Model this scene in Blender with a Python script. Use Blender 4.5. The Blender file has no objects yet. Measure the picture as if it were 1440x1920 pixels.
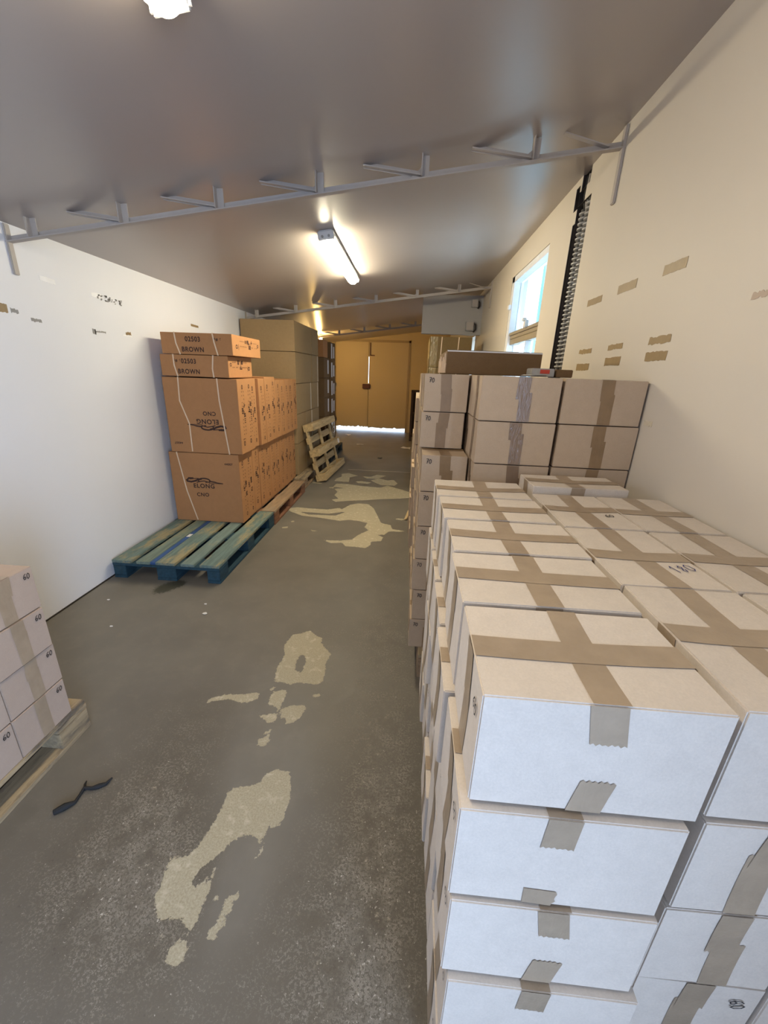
import bpy, bmesh, math, random
import numpy as np
from mathutils import Matrix, Vector
random.seed(7)
C = bpy.context.scene.collection
sc = bpy.context.scene
PI = math.pi

# ------------------------------------------------------------------ camera, world, lights, exposure
cam = bpy.data.objects.new('camera', bpy.data.cameras.new('camera')); C.objects.link(cam)
cam.data.sensor_fit = 'HORIZONTAL'; cam.data.sensor_width = 36.0; cam.data.lens = 749.0 / 1440 * 36
cam.data.clip_start = 0.02
f_ = 749.0
Yv = Vector((53, -260, f_)).normalized()
Dv = Vector((-80, 2140, f_)); Dv = (Dv - Dv.dot(Yv) * Yv).normalized()
Zv = -Dv; Xv = Yv.cross(Zv)
right = Vector((Xv[0], Yv[0], Zv[0])); up = -Vector((Xv[1], Yv[1], Zv[1])); fwd = Vector((Xv[2], Yv[2], Zv[2]))
R_ = Matrix((right, up, -fwd)).transposed()
cam.matrix_world = Matrix.Translation((0, 0, 1.5)) @ R_.to_4x4()
sc.camera = cam
sc.view_settings.view_transform = 'Standard'; sc.view_settings.look = 'None'
sc.view_settings.gamma = 1.0; sc.view_settings.use_curve_mapping = False
sc.view_settings.exposure = 0.0

W = bpy.data.worlds.new('sky'); sc.world = W; W.use_nodes = True
W.node_tree.nodes['Background'].inputs[0].default_value = (0.60, 0.77, 1.0, 1)
W.node_tree.nodes['Background'].inputs[1].default_value = 6.2

def area(name, loc, rot, sx, sy, power, col):
    l = bpy.data.lights.new(name, 'AREA'); l.shape = 'RECTANGLE'; l.size = sx; l.size_y = sy
    l.energy = power; l.color = col
    o = bpy.data.objects.new(name, l); C.objects.link(o); o.location = loc; o.rotation_euler = rot
    return o
# daylight entering by the open side doorway just behind the camera
area('daylight_doorway', (1.03, -1.4, 1.10), (0, PI / 2, 0), 2.1, 1.15, 112, (0.45, 0.64, 1.0))
# sunlit ground outside the side window throwing light up through it
area('window_bounce', (1.42, 3.85, 0.80), (0, math.radians(128), 0), 0.5, 1.3, 62, (0.80, 0.90, 1.0))
LAMP = 98.0      # strip light emission
NEAR = 44.0     # the near strip lamp
BULB = 1100.0     # bare bulb emission

XL, XR, YB, YF = -2.136, 0.89, -2.4, 10.8
def ceil(x): return 2.158 + 0.137 * (x - XL)

# ------------------------------------------------------------------ materials
def nt(name):
    m = bpy.data.materials.new(name); m.use_nodes = True
    t = m.node_tree; b = t.nodes['Principled BSDF']
    return m, t, b
def N(t, typ, **kw):
    n = t.nodes.new(typ)
    for k, v in kw.items():
        if k.startswith('i_'): n.inputs[k[2:].replace('_', ' ')].default_value = v
        else: setattr(n, k, v)
    return n
def mixc(t, fac, a, b):
    n = N(t, 'ShaderNodeMix', data_type='RGBA')
    if hasattr(fac, 'links') or hasattr(fac, 'is_linked'): t.links.new(fac, n.inputs[0])
    else: n.inputs[0].default_value = fac
    for s, v in ((n.inputs[6], a), (n.inputs[7], b)):
        if hasattr(v, 'is_linked'): t.links.new(v, s)
        else: s.default_value = (*v, 1)
    return n.outputs[2]
def ramp(t, val, a, b):
    n = N(t, 'ShaderNodeMapRange'); n.inputs[1].default_value = a; n.inputs[2].default_value = b
    n.clamp = True
    t.links.new(val, n.inputs[0]); return n.outputs[0]
def noise(t, scale, detail=4, rough=0.6, coord='Object', vec=None, dist=0):
    n = N(t, 'ShaderNodeTexNoise'); n.inputs['Scale'].default_value = scale
    n.inputs['Detail'].default_value = detail; n.inputs['Roughness'].default_value = rough
    n.inputs['Distortion'].default_value = dist
    if vec is None:
        tc = N(t, 'ShaderNodeTexCoord'); vec = tc.outputs[coord]
    t.links.new(vec, n.inputs['Vector'])
    return n.outputs['Fac']
def offs_coord(t, sx=1, sy=1, sz=1):
    tc = N(t, 'ShaderNodeTexCoord'); oi = N(t, 'ShaderNodeObjectInfo')
    mu = N(t, 'ShaderNodeVectorMath', operation='SCALE'); mu.inputs['Scale'].default_value = 7.3
    t.links.new(oi.outputs['Location'], mu.inputs[0])
    ad = N(t, 'ShaderNodeVectorMath', operation='ADD')
    t.links.new(tc.outputs['Object'], ad.inputs[0]); t.links.new(mu.outputs[0], ad.inputs[1])
    mp = N(t, 'ShaderNodeVectorMath', operation='MULTIPLY'); mp.inputs[1].default_value = (sx, sy, sz)
    t.links.new(ad.outputs[0], mp.inputs[0])
    return mp.outputs[0]
def bump(t, b, h, strength=0.3, dist=0.01):
    n = N(t, 'ShaderNodeBump'); n.inputs['Strength'].default_value = strength; n.inputs['Distance'].default_value = dist
    t.links.new(h, n.inputs['Height']); t.links.new(n.outputs[0], b.inputs['Normal'])
def math2(t, op, a, b):
    n = N(t, 'ShaderNodeMath', operation=op)
    for s, v in ((n.inputs[0], a), (n.inputs[1], b)):
        if hasattr(v, 'is_linked'): t.links.new(v, s)
        else: s.default_value = v
    return n.outputs[0]

def plain(name, col, rough=0.6, metal=0.0, nscale=12, amp=0.12, bmp=0.1):
    m, t, b = nt(name)
    v = offs_coord(t)
    f = noise(t, nscale, 5, 0.6, vec=v)
    c = mixc(t, f, tuple(x * (1 - amp) for x in col), tuple(min(1, x * (1 + amp)) for x in col))
    t.links.new(c, b.inputs['Base Color']); b.inputs['Roughness'].default_value = rough
    b.inputs['Metallic'].default_value = metal
    if bmp: bump(t, b, f, bmp, 0.004)
    return m
def kraft(name, col, mott=0.12, speck=0.25, rough=0.85):
    m, t, b = nt(name); v = offs_coord(t)
    fine = noise(t, 260, 3, 0.7, vec=v); mid = noise(t, 30, 5, 0.65, vec=v); big = noise(t, 3.5, 3, 0.5, vec=v)
    s = math2(t, 'ADD', math2(t, 'MULTIPLY', fine, 0.45), math2(t, 'ADD', math2(t, 'MULTIPLY', mid, 0.35), math2(t, 'MULTIPLY', big, 0.2)))
    lo = tuple(x * (1 - mott) for x in col); hi = tuple(min(1, x * (1 + mott)) for x in col)
    c = mixc(t, ramp(t, s, 0.35, 0.65), lo, hi)
    fleck = ramp(t, noise(t, 420, 2, 0.8, vec=v), 0.70, 0.74)
    c = mixc(t, math2(t, 'MULTIPLY', fleck, speck), c, tuple(x * 0.6 for x in col))
    t.links.new(c, b.inputs['Base Color']); b.inputs['Roughness'].default_value = rough
    b.inputs['Specular IOR Level'].default_value = 0.25
    h = math2(t, 'ADD', math2(t, 'MULTIPLY', fine, 0.15), math2(t, 'ADD', math2(t, 'MULTIPLY', mid, 0.3), noise(t, 7, 2, 0.4, vec=v)))
    bump(t, b, h, 0.35, 0.004)
    return m
def tape_mat(name, col, rough, crinkle, spec=0.5):
    m, t, b = nt(name); v = offs_coord(t)
    f = noise(t, 18, 4, 0.6, vec=v)
    c = mixc(t, ramp(t, f, 0.3, 0.7), tuple(x * 0.9 for x in col), tuple(x * 1.08 for x in col))
    t.links.new(c, b.inputs['Base Color']); b.inputs['Roughness'].default_value = rough
    b.inputs['Specular IOR Level'].default_value = spec
    vo = N(t, 'ShaderNodeTexVoronoi', feature='DISTANCE_TO_EDGE'); vo.inputs['Scale'].default_value = 26
    t.links.new(v, vo.inputs['Vector'])
    rid = ramp(t, vo.outputs['Distance'], 0.0, 0.14)
    wr = noise(t, 1.0, 3, 0.6, vec=offs_coord(t, 95, 95, 22), dist=1.2)
    h = math2(t, 'ADD', math2(t, 'MULTIPLY', wr, 0.25 + crinkle), f)
    bump(t, b, h, 0.4, 0.004)
    return m
def wood(name, col, worn=None, wamt=0.5, rough=0.75, axis='y'):
    m, t, b = nt(name)
    v = offs_coord(t, *((40, 3, 40) if axis == 'y' else (3, 40, 40)))
    g = noise(t, 1.0, 6, 0.65, vec=v, dist=0.6)
    c = mixc(t, ramp(t, g, 0.3, 0.7), tuple(x * 0.62 for x in col), tuple(min(1, x * 1.2) for x in col))
    if worn:
        v2 = offs_coord(t, *((9, 2.5, 9) if axis == 'y' else (2.5, 9, 9)))
        w = noise(t, 1.0, 7, 0.72, vec=v2)
        wm = ramp(t, w, 0.62 - wamt * 0.25, 0.72 - wamt * 0.22)
        c = mixc(t, wm, c, mixc(t, g, tuple(x * 0.6 for x in worn), worn))
    t.links.new(c, b.inputs['Base Color']); b.inputs['Roughness'].default_value = rough
    bump(t, b, g, 0.4, 0.004)
    return m
def emis(name, col, s):
    m, t, b = nt(name)
    b.inputs['Base Color'].default_value = (0.8, 0.8, 0.8, 1)
    b.inputs['Emission Color'].default_value = (*col, 1); b.inputs['Emission Strength'].default_value = s
    return m

M = {}
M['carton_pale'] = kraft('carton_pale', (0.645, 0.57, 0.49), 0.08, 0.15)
M['carton'] = kraft('carton', (0.46, 0.35, 0.245), 0.06, 0.15)
M['carton_left'] = kraft('carton_left', (0.46, 0.36, 0.29), 0.05, 0.15)
M['carton_orange'] = kraft('carton_orange', (0.42, 0.21, 0.09), 0.07, 0.12)
M['carton_big'] = kraft('carton_big', (0.315, 0.22, 0.115), 0.10, 0.15)
M['carton_olive'] = kraft('carton_olive', (0.17, 0.115, 0.05), 0.10, 0.1)
M['wrap_dull'] = tape_mat('wrap_dull', (0.26, 0.19, 0.085), 0.3, 0.8)
M['carton_brown'] = kraft('carton_brown', (0.165, 0.10, 0.048), 0.12, 0.15)
M['tape'] = tape_mat('tape', (0.37, 0.285, 0.20), 0.30, 0.0)
M['tape_far'] = tape_mat('tape_far', (0.25, 0.165, 0.09), 0.38, 0.0, 0.3)
M['tape_shiny'] = tape_mat('tape_shiny', (0.22, 0.15, 0.10), 0.13, 1.6, 0.8)
M['tape_wall'] = tape_mat('tape_wall', (0.27, 0.185, 0.09), 0.42, 0.3, 0.35)
M['tape_pale'] = tape_mat('tape_pale', (0.62, 0.55, 0.42), 0.35, 0.5)
M['ink'] = plain('ink', (0.02, 0.018, 0.02), 0.7, bmp=0)
M['ink_brown'] = plain('ink_brown', (0.045, 0.018, 0.012), 0.75, bmp=0)
M['ink_blue'] = plain('ink_blue', (0.03, 0.035, 0.15), 0.7, bmp=0)
M['strap'] = plain('strap', (0.72, 0.55, 0.38), 0.45)
M['paper'] = plain('paper', (0.72, 0.70, 0.68), 0.7)
M['wall_white'] = plain('wall_white', (0.765, 0.775, 0.815), 0.5, nscale=2.5, amp=0.025, bmp=0.12)
M['wall_cream'] = plain('wall_cream', (0.62, 0.56, 0.47), 0.55, nscale=2.0, amp=0.035, bmp=0.12)
M['wall_far'] = plain('wall_far', (0.55, 0.42, 0.22), 0.6, nscale=2.0, amp=0.05, bmp=0.1)
M['door_paint'] = plain('door_paint', (0.56, 0.43, 0.23), 0.5, nscale=1.6, amp=0.05, bmp=0.1)
M['steel_paint'] = plain('steel_paint', (0.43, 0.385, 0.345), 0.5, nscale=20, amp=0.06)
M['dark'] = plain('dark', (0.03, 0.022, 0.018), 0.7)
M['dark_wood'] = wood('dark_wood', (0.06, 0.03, 0.02))
M['hose'] = plain('hose', (0.028, 0.027, 0.026), 0.6)
M['hose_rib'] = plain('hose_rib', (0.42, 0.41, 0.39), 0.4, bmp=0)
M['white_plastic'] = plain('white_plastic', (0.74, 0.74, 0.73), 0.35, bmp=0)
M['grey_plastic'] = plain('grey_plastic', (0.36, 0.35, 0.33), 0.4, bmp=0)
M['window_paint'] = plain('window_paint', (0.80, 0.82, 0.86), 0.35, bmp=0.03)
M['brown_metal'] = plain('brown_metal', (0.30, 0.27, 0.22), 0.4, 0.4)
M['rust'] = plain('rust', (0.10, 0.025, 0.015), 0.6)
M['rag_black'] = plain('rag_black', (0.012, 0.012, 0.013), 0.8)
M['sack_black'] = plain('sack_black', (0.02, 0.017, 0.016), 0.45)
M['sack_khaki'] = plain('sack_khaki', (0.26, 0.20, 0.12), 0.8)
M['red'] = plain('red', (0.55, 0.06, 0.03), 0.5, bmp=0)
BW = (0.40, 0.34, 0.19)
M['blue_a'] = wood('blue_a', (0.135, 0.20, 0.185), BW, 0.55)
M['blue_b'] = wood('blue_b', (0.16, 0.215, 0.18), (0.33, 0.33, 0.20), 0.55)
M['blue_c'] = wood('blue_c', (0.17, 0.235, 0.215), BW, 0.25)
M['blue_strong'] = wood('blue_strong', (0.03, 0.085, 0.24), (0.10, 0.14, 0.2), 0.2)
M['blue_dark'] = wood('blue_dark', (0.015, 0.055, 0.085), (0.04, 0.08, 0.10), 0.2)
M['teal_dark'] = wood('teal_dark', (0.018, 0.03, 0.035))
M['wood_worn'] = wood('wood_worn', (0.33, 0.225, 0.135), (0.38, 0.30, 0.21), 0.4)
M['wood_red'] = wood('wood_red', (0.24, 0.11, 0.06))
M['pine'] = wood('pine', (0.56, 0.41, 0.21), (0.40, 0.26, 0.12), 0.2)
M['pine_grey'] = wood('pine_grey', (0.40, 0.31, 0.19), (0.18, 0.15, 0.12), 0.4)

# ceiling: painted panels with a soft sheen
m, t, b = nt('ceiling_paint')
f = noise(t, 1.3, 4, 0.5)
t.links.new(mixc(t, f, (0.36, 0.32, 0.30), (0.41, 0.365, 0.34)), b.inputs['Base Color'])
b.inputs['Roughness'].default_value = 0.30; b.inputs['Specular IOR Level'].default_value = 0.75
bump(t, b, noise(t, 3, 2, 0.4), 0.05, 0.01)
M['ceiling'] = m

# glass
m, t, b = nt('glass')
b.inputs['Base Color'].default_value = (0.9, 0.97, 1, 1); b.inputs['Roughness'].default_value = 0.02
b.inputs['Transmission Weight'].default_value = 1.0; b.inputs['IOR'].default_value = 1.02
M['glass'] = m
# translucent corrugated sheet outside the window
m, t, b = nt('clear_sheet')
tr = N(t, 'ShaderNodeBsdfTranslucent'); v = N(t, 'ShaderNodeTexCoord').outputs['Object']
mp = N(t, 'ShaderNodeVectorMath', operation='MULTIPLY'); mp.inputs[1].default_value = (1, 9, 1.2); t.links.new(v, mp.inputs[0])
g = noise(t, 1.0, 5, 0.6, vec=mp.outputs[0], dist=0.5)
t.links.new(mixc(t, ramp(t, g, 0.35, 0.65), (0.15, 0.29, 0.31), (0.36, 0.52, 0.54)), tr.inputs['Color'])
t.links.new(tr.outputs[0], t.nodes['Material Output'].inputs['Surface'])
M['sheet'] = m
# thin glossy shrink wrap
m, t, b = nt('shrink_wrap')
gl = N(t, 'ShaderNodeBsdfGlossy'); gl.inputs['Roughness'].default_value = 0.12
tp = N(t, 'ShaderNodeBsdfTransparent'); mx = N(t, 'ShaderNodeMixShader'); mx.inputs[0].default_value = 0.28
bp = N(t, 'ShaderNodeBump'); bp.inputs['Strength'].default_value = 1.0; bp.inputs['Distance'].default_value = 0.02
t.links.new(noise(t, 22, 3, 0.6, dist=1.5), bp.inputs['Height']); t.links.new(bp.outputs[0], gl.inputs['Normal'])
t.links.new(tp.outputs[0], mx.inputs[1]); t.links.new(gl.outputs[0], mx.inputs[2])
t.links.new(mx.outputs[0], t.nodes['Material Output'].inputs['Surface'])
M['wrap'] = m
# lamps
M['tube_on'] = emis('tube_on', (1.0, 0.88, 0.62), LAMP)
M['tube_near'] = emis('tube_near', (1.0, 0.85, 0.60), NEAR)
M['bulb_on'] = emis('bulb_on', (1.0, 0.62, 0.20), BULB)

# floor: worn grey paint, the bare concrete patches follow the 'bare' attribute
m, t, b = nt('floor_paint')
at = N(t, 'ShaderNodeAttribute', attribute_name='bare').outputs['Fac']
wear_shade = N(t, 'ShaderNodeAttribute', attribute_name='worn').outputs['Fac']
st = N(t, 'ShaderNodeAttribute', attribute_name='stain').outputs['Fac']
n1 = noise(t, 60, 5, 0.7); n2 = noise(t, 3.0, 5, 0.6); n3 = noise(t, 170, 4, 0.75); n4 = noise(t, 12, 6, 0.7)
edge = math2(t, 'ADD', at, math2(t, 'MULTIPLY', math2(t, 'SUBTRACT', n1, 0.5), 0.035))
bare = ramp(t, edge, -0.001, 0.001)
paint = mixc(t, ramp(t, n2, 0.3, 0.7), (0.15, 0.137, 0.115), (0.195, 0.178, 0.148))
paint = mixc(t, math2(t, 'MULTIPLY', ramp(t, n4, 0.5, 0.75), 0.35), paint, (0.22, 0.20, 0.165))
paint = mixc(t, math2(t, 'MULTIPLY', ramp(t, wear_shade, 0.0, 1.0), 0.75), paint, (0.105, 0.088, 0.065))  # darker brown where worn; shade beside the near stack painted in too
# worn speckle
sp = ramp(t, math2(t, 'ADD', noise(t, 120, 4, 0.8), math2(t, 'MULTIPLY', wear_shade, 0.13)), 0.64, 0.71)
sp2 = math2(t, 'MULTIPLY', sp, ramp(t, n4, 0.38, 0.62))
paint = mixc(t, math2(t, 'MULTIPLY', sp2, 0.8), paint, (0.50, 0.46, 0.38))
dk = ramp(t, math2(t, 'ADD', noise(t, 120, 3, 0.7), math2(t, 'MULTIPLY', wear_shade, 0.12)), 0.66, 0.72)
paint = mixc(t, math2(t, 'MULTIPLY', dk, 0.5), paint, (0.085, 0.07, 0.055))
big = ramp(t, math2(t, 'ADD', noise(t, 22, 6, 0.8), math2(t, 'MULTIPLY', wear_shade, 0.07)), 0.69, 0.76)
paint = mixc(t, math2(t, 'MULTIPLY', big, 0.7), paint, (0.42, 0.37, 0.28))
chip = ramp(t, math2(t, 'ADD', noise(t, 84, 4, 0.78), math2(t, 'MULTIPLY', wear_shade, 0.075)), 0.705, 0.75)
paint = mixc(t, math2(t, 'MULTIPLY', chip, 0.9), paint, (0.56, 0.52, 0.45))
conc = mixc(t, ramp(t, n3, 0.35, 0.65), (0.34, 0.295, 0.20), (0.48, 0.43, 0.31))
conc = mixc(t, ramp(t, noise(t, 25, 4, 0.6), 0.55, 0.75), conc, (0.60, 0.54, 0.42))
c = mixc(t, bare, paint, conc)
stn = ramp(t, math2(t, 'ADD', st, math2(t, 'MULTIPLY', math2(t, 'SUBTRACT', n1, 0.5), 1.2)), 0.35, 0.6)
c = mixc(t, math2(t, 'MULTIPLY', stn, 0.85), c, (0.035, 0.035, 0.02))
t.links.new(c, b.inputs['Base Color'])
rr = math2(t, 'ADD', math2(t, 'MULTIPLY', bare, 0.35), math2(t, 'ADD', math2(t, 'MULTIPLY', sp2, 0.2), math2(t, 'MULTIPLY', n4, 0.25)))
t.links.new(math2(t, 'ADD', rr, 0.37), b.inputs['Roughness']); b.inputs['Specular IOR Level'].default_value = 0.4
bump(t, b, math2(t, 'ADD', math2(t, 'MULTIPLY', bare, -0.4), math2(t, 'ADD', math2(t, 'MULTIPLY', n3, 0.2), math2(t, 'MULTIPLY', sp2, 0.3))), 0.35, 0.003)
M['floor'] = m

# ------------------------------------------------------------------ mesh helpers
class MB:
    def __init__(s): s.v = []; s.f = []; s.m = []
    def quad(s, pts, mi=0):
        i = len(s.v); s.v += [tuple(p) for p in pts]; s.f.append(tuple(range(i, i + len(pts)))); s.m.append(mi)
    def box(s, x0, x1, y0, y1, z0, z1, mi=0, mat=None):
        i = len(s.v)
        P = [(x0, y0, z0), (x1, y0, z0), (x1, y1, z0), (x0, y1, z0), (x0, y0, z1), (x1, y0, z1), (x1, y1, z1), (x0, y1, z1)]
        if mat is not None: P = [tuple(mat @ Vector(p)) for p in P]
        s.v += P
        for q in ((0, 3, 2, 1), (4, 5, 6, 7), (0, 1, 5, 4), (1, 2, 6, 5), (2, 3, 7, 6), (3, 0, 4, 7)):
            s.f.append(tuple(i + k for k in q)); s.m.append(mi)
    def bar(s, a, b, w, h, mi=0, upv=(0, 1, 0)):
        a = Vector(a); b = Vector(b); d = (b - a); L = d.length; d.normalize()
        u = Vector(upv); n = d.cross(u).normalized(); u = n.cross(d).normalized()
        mt = Matrix((d, u, n)).transposed().to_4x4(); mt.translation = a
        s.box(0, L, -w / 2, w / 2, -h / 2, h / 2, mi, mt)
    def tube(s, pts, r, seg=8, mi=0):
        pts = [Vector(p) for p in pts]; base = len(s.v)
        rs = r if isinstance(r, (list, tuple)) else [r] * len(pts)
        for k, p in enumerate(pts):
            d = (pts[min(k + 1, len(pts) - 1)] - pts[max(k - 1, 0)]).normalized()
            a = d.cross(Vector((0.3, 0.2, 0.93))).normalized(); c2 = d.cross(a)
            for j in range(seg):
                an = 2 * PI * j / seg; s.v.append(tuple(p + rs[k] * (math.cos(an) * a + math.sin(an) * c2)))
        for k in range(len(pts) - 1):
            for j in range(seg):
                a0 = base + k * seg + j; a1 = base + k * seg + (j + 1) % seg
                s.f.append((a0, a1, a1 + seg, a0 + seg)); s.m.append(mi)
        s.f.append(tuple(base + j for j in range(seg))[::-1]); s.m.append(mi)
        s.f.append(tuple(base + (len(pts) - 1) * seg + j for j in range(seg))); s.m.append(mi)
    def mesh(s, name, mats, bevel=0, smooth=False):
        me = bpy.data.meshes.new(name); me.from_pydata(s.v, [], s.f)
        for mm in (mats if isinstance(mats, (list, tuple)) else [mats]): me.materials.append(mm)
        me.polygons.foreach_set('material_index', s.m)
        bm = bmesh.new(); bm.from_mesh(me)
        if bevel:
            bmesh.ops.bevel(bm, geom=bm.edges[:], offset=bevel, segments=2, affect='EDGES', clamp_overlap=True)
        bmesh.ops.recalc_face_normals(bm, faces=bm.faces[:]); bm.to_mesh(me); bm.free()
        if smooth or bevel:
            me.polygons.foreach_set('use_smooth', [True] * len(me.polygons)); me.set_sharp_from_angle(angle=math.radians(40))
        me.update(); return me
def link(name, me, parent=None, loc=None, rz=0):
    o = bpy.data.objects.new(name, me); C.objects.link(o)
    if parent: o.parent = parent
    if loc is not None: o.location = loc
    if rz: o.rotation_euler = (0, 0, rz)
    return o
def tag(o, label, cat, group=None, kind=None):
    if label: o['label'] = label
    if cat: o['category'] = cat
    if group: o['group'] = group
    if kind: o['kind'] = kind
    return o
def struct(name, mb, mats, parent=None, bevel=0):
    o = link(name, mb.mesh(name, mats, bevel), parent)
    if parent is None: o['kind'] = 'structure'
    return o
def empty(name, loc, label, cat, group=None, rz=0):
    o = bpy.data.objects.new(name, None); C.objects.link(o); o.location = loc; o.rotation_euler = (0, 0, rz)
    o.empty_display_size = 0.1
    return tag(o, label, cat, group)

# ------------------------------------------------------------------ the room
BARE= [[[-0.536,2.033],[-0.49,1.983],[-0.446,1.967],[-0.442,1.916],[-0.366,1.827],[-0.382,1.752],[-0.37,1.693],[-0.369,1.605],[-0.4,1.594],[-0.493,1.6],[-0.522,1.581],[-0.612,1.595],[-0.629,1.682],[-0.62,1.789],[-0.648,1.882],[-0.624,1.979],[-0.574,1.995]],[[-0.668,1.514],[-0.652,1.494],[-0.661,1.465],[-0.705,1.44],[-0.739,1.444],[-0.778,1.46],[-0.855,1.439],[-0.887,1.415],[-0.875,1.457],[-0.811,1.485],[-0.727,1.494]],[[-0.616,1.556],[-0.589,1.559],[-0.598,1.536],[-0.612,1.527]],[[-0.585,1.53],[-0.54,1.547],[-0.529,1.529],[-0.526,1.466],[-0.535,1.411],[-0.554,1.436],[-0.591,1.445],[-0.602,1.499]],[[-0.524,1.426],[-0.484,1.45],[-0.417,1.46],[-0.413,1.424],[-0.43,1.372],[-0.468,1.344],[-0.485,1.348],[-0.482,1.373],[-0.511,1.382]],[[-0.63,1.37],[-0.58,1.388],[-0.536,1.399],[-0.527,1.368],[-0.541,1.334],[-0.591,1.362]],[[-0.583,1.246],[-0.557,1.268],[-0.52,1.258],[-0.521,1.234],[-0.55,1.223]],[[-0.559,1.305],[-0.534,1.308],[-0.526,1.266],[-0.546,1.269]],[[-0.45,1.132],[-0.394,1.124],[-0.373,1.067],[-0.365,1.026],[-0.367,0.94],[-0.378,0.924],[-0.407,0.929],[-0.413,0.893],[-0.404,0.854],[-0.408,0.824],[-0.421,0.82],[-0.417,0.859],[-0.434,0.884],[-0.468,0.892],[-0.51,0.874],[-0.535,0.836],[-0.551,0.815],[-0.534,0.786],[-0.529,0.74],[-0.53,0.707],[-0.528,0.651],[-0.535,0.629],[-0.579,0.662],[-0.641,0.654],[-0.676,0.695],[-0.682,0.744],[-0.692,0.809],[-0.66,0.805],[-0.63,0.818],[-0.615,0.861],[-0.601,0.926],[-0.597,0.988],[-0.604,1.033],[-0.564,1.049],[-0.524,1.058],[-0.496,1.073],[-0.483,1.111]],[[-0.428,0.737],[-0.441,0.704],[-0.446,0.663],[-0.457,0.638],[-0.462,0.621],[-0.484,0.622],[-0.482,0.65],[-0.464,0.666],[-0.472,0.707],[-0.456,0.724]],[[-0.511,0.722],[-0.498,0.725],[-0.487,0.713],[-0.492,0.706],[-0.505,0.709]],[[-0.401,1.527],[-0.363,1.536],[-0.36,1.513],[-0.392,1.51]],[[-0.582,0.6],[-0.554,0.616],[-0.525,0.609],[-0.52,0.579],[-0.54,0.56],[-0.565,0.571]],[[-1.002,5.962],[-0.897,6.018],[-0.734,5.886],[-0.844,5.766],[-0.819,5.499],[-1.032,5.515],[-1.029,5.666],[-0.97,5.772]],[[-0.668,5.867],[-0.541,5.861],[-0.459,6.01],[-0.312,5.974],[-0.438,5.756],[-0.593,5.755]],[[-0.736,5.545],[-0.666,5.589],[-0.494,5.535],[-0.546,5.456],[-0.681,5.469]],[[-0.52,5.648],[-0.41,5.793],[-0.28,5.697],[-0.19,5.745],[-0.122,5.552],[-0.162,5.432],[-0.351,5.422],[-0.45,5.544]],[[-0.978,5.382],[-0.817,5.386],[-0.603,5.318],[-0.342,5.289],[-0.263,5.412],[-0.055,5.24],[0.059,5.135],[0.12,5.026],[0.113,4.909],[-0.071,4.831],[-0.303,4.767],[-0.49,4.69],[-0.676,4.635],[-0.843,4.563],[-0.901,4.637],[-0.827,4.694],[-0.906,4.836],[-0.892,4.981],[-0.958,5.118],[-0.826,5.169],[-0.991,5.216]],[[-1.34,4.222],[-1.226,4.286],[-1.064,4.269],[-0.872,4.265],[-0.753,4.341],[-0.721,4.291],[-0.652,4.475],[-0.563,4.551],[-0.435,4.533],[-0.36,4.39],[-0.306,4.182],[-0.241,3.931],[-0.14,3.885],[-0.113,3.772],[0.024,3.737],[-0.038,3.713],[-0.142,3.711],[-0.187,3.609],[-0.258,3.611],[-0.192,3.543],[-0.206,3.452],[-0.301,3.426],[-0.294,3.355],[-0.333,3.275],[-0.429,3.289],[-0.514,3.288],[-0.565,3.363],[-0.657,3.337],[-0.746,3.396],[-0.592,3.407],[-0.48,3.449],[-0.445,3.556],[-0.35,3.707],[-0.401,3.785],[-0.382,3.908],[-0.486,3.954],[-0.588,3.969],[-0.681,3.922],[-0.894,3.984],[-1.106,4.015],[-1.264,4.126]],[[-1.223,3.661],[-1.165,3.679],[-1.155,3.643],[-1.202,3.624]],[[-1.181,3.841],[-1.146,3.853],[-1.139,3.811],[-1.172,3.812]],[[-0.095,4.098],[0.019,4.1],[-0.025,4.044],[-0.093,4.066]],[[-0.945,3.642],[-0.832,3.604],[-0.892,3.595]],[[-1.041,5.18],[-0.982,5.207],[-0.97,5.142],[-1.033,5.14]],[[-1.321,5.399],[-1.181,5.37],[-1.173,5.332],[-1.308,5.344]]]
HOLES= [[[-0.523,1.8],[-0.502,1.757],[-0.503,1.679],[-0.521,1.694],[-0.529,1.754]],[[-0.577,0.753],[-0.572,0.776],[-0.55,0.798],[-0.56,0.766],[-0.567,0.747]],[[-1.136,4.13],[-0.829,4.112],[-0.683,4.207],[-0.756,4.09],[-1.052,4.075]]]

def sdf(px, py, poly):
    d = np.full(px.shape, 1e9); ins = np.zeros(px.shape, bool); n = len(poly)
    for i in range(n):
        ax, ay = poly[i]; bx, by = poly[(i + 1) % n]
        ex, ey = bx - ax, by - ay; wx, wy = px - ax, py - ay
        h = np.clip((wx * ex + wy * ey) / (ex * ex + ey * ey + 1e-12), 0, 1)
        d = np.minimum(d, np.hypot(wx - ex * h, wy - ey * h))
        cond = (ay > py) != (by > py)
        with np.errstate(divide='ignore', invalid='ignore'):
            xi = ex * (py - ay) / (ey if abs(ey) > 1e-12 else 1e-12) + ax
        ins ^= cond & (px < xi)
    return np.where(ins, d, -d)
st_ = 0.018
xs = np.arange(XL, XR + st_, st_); ys = np.arange(YB, YF + st_, st_)
GX, GY = np.meshgrid(xs, ys); nx, ny = len(xs), len(ys)
co = np.zeros((nx * ny, 3)); co[:, 0] = GX.ravel(); co[:, 1] = GY.ravel()
me = bpy.data.meshes.new('floor'); me.vertices.add(nx * ny); me.vertices.foreach_set('co', co.ravel())
ii = np.arange(nx * ny).reshape(ny, nx)
Q = np.stack([ii[:-1, :-1], ii[:-1, 1:], ii[1:, 1:], ii[1:, :-1]], -1).reshape(-1)
nf = len(Q) // 4
me.loops.add(len(Q)); me.loops.foreach_set('vertex_index', Q.astype(np.int32))
me.polygons.add(nf); me.polygons.foreach_set('loop_start', np.arange(0, 4 * nf, 4, dtype=np.int32))
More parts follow.
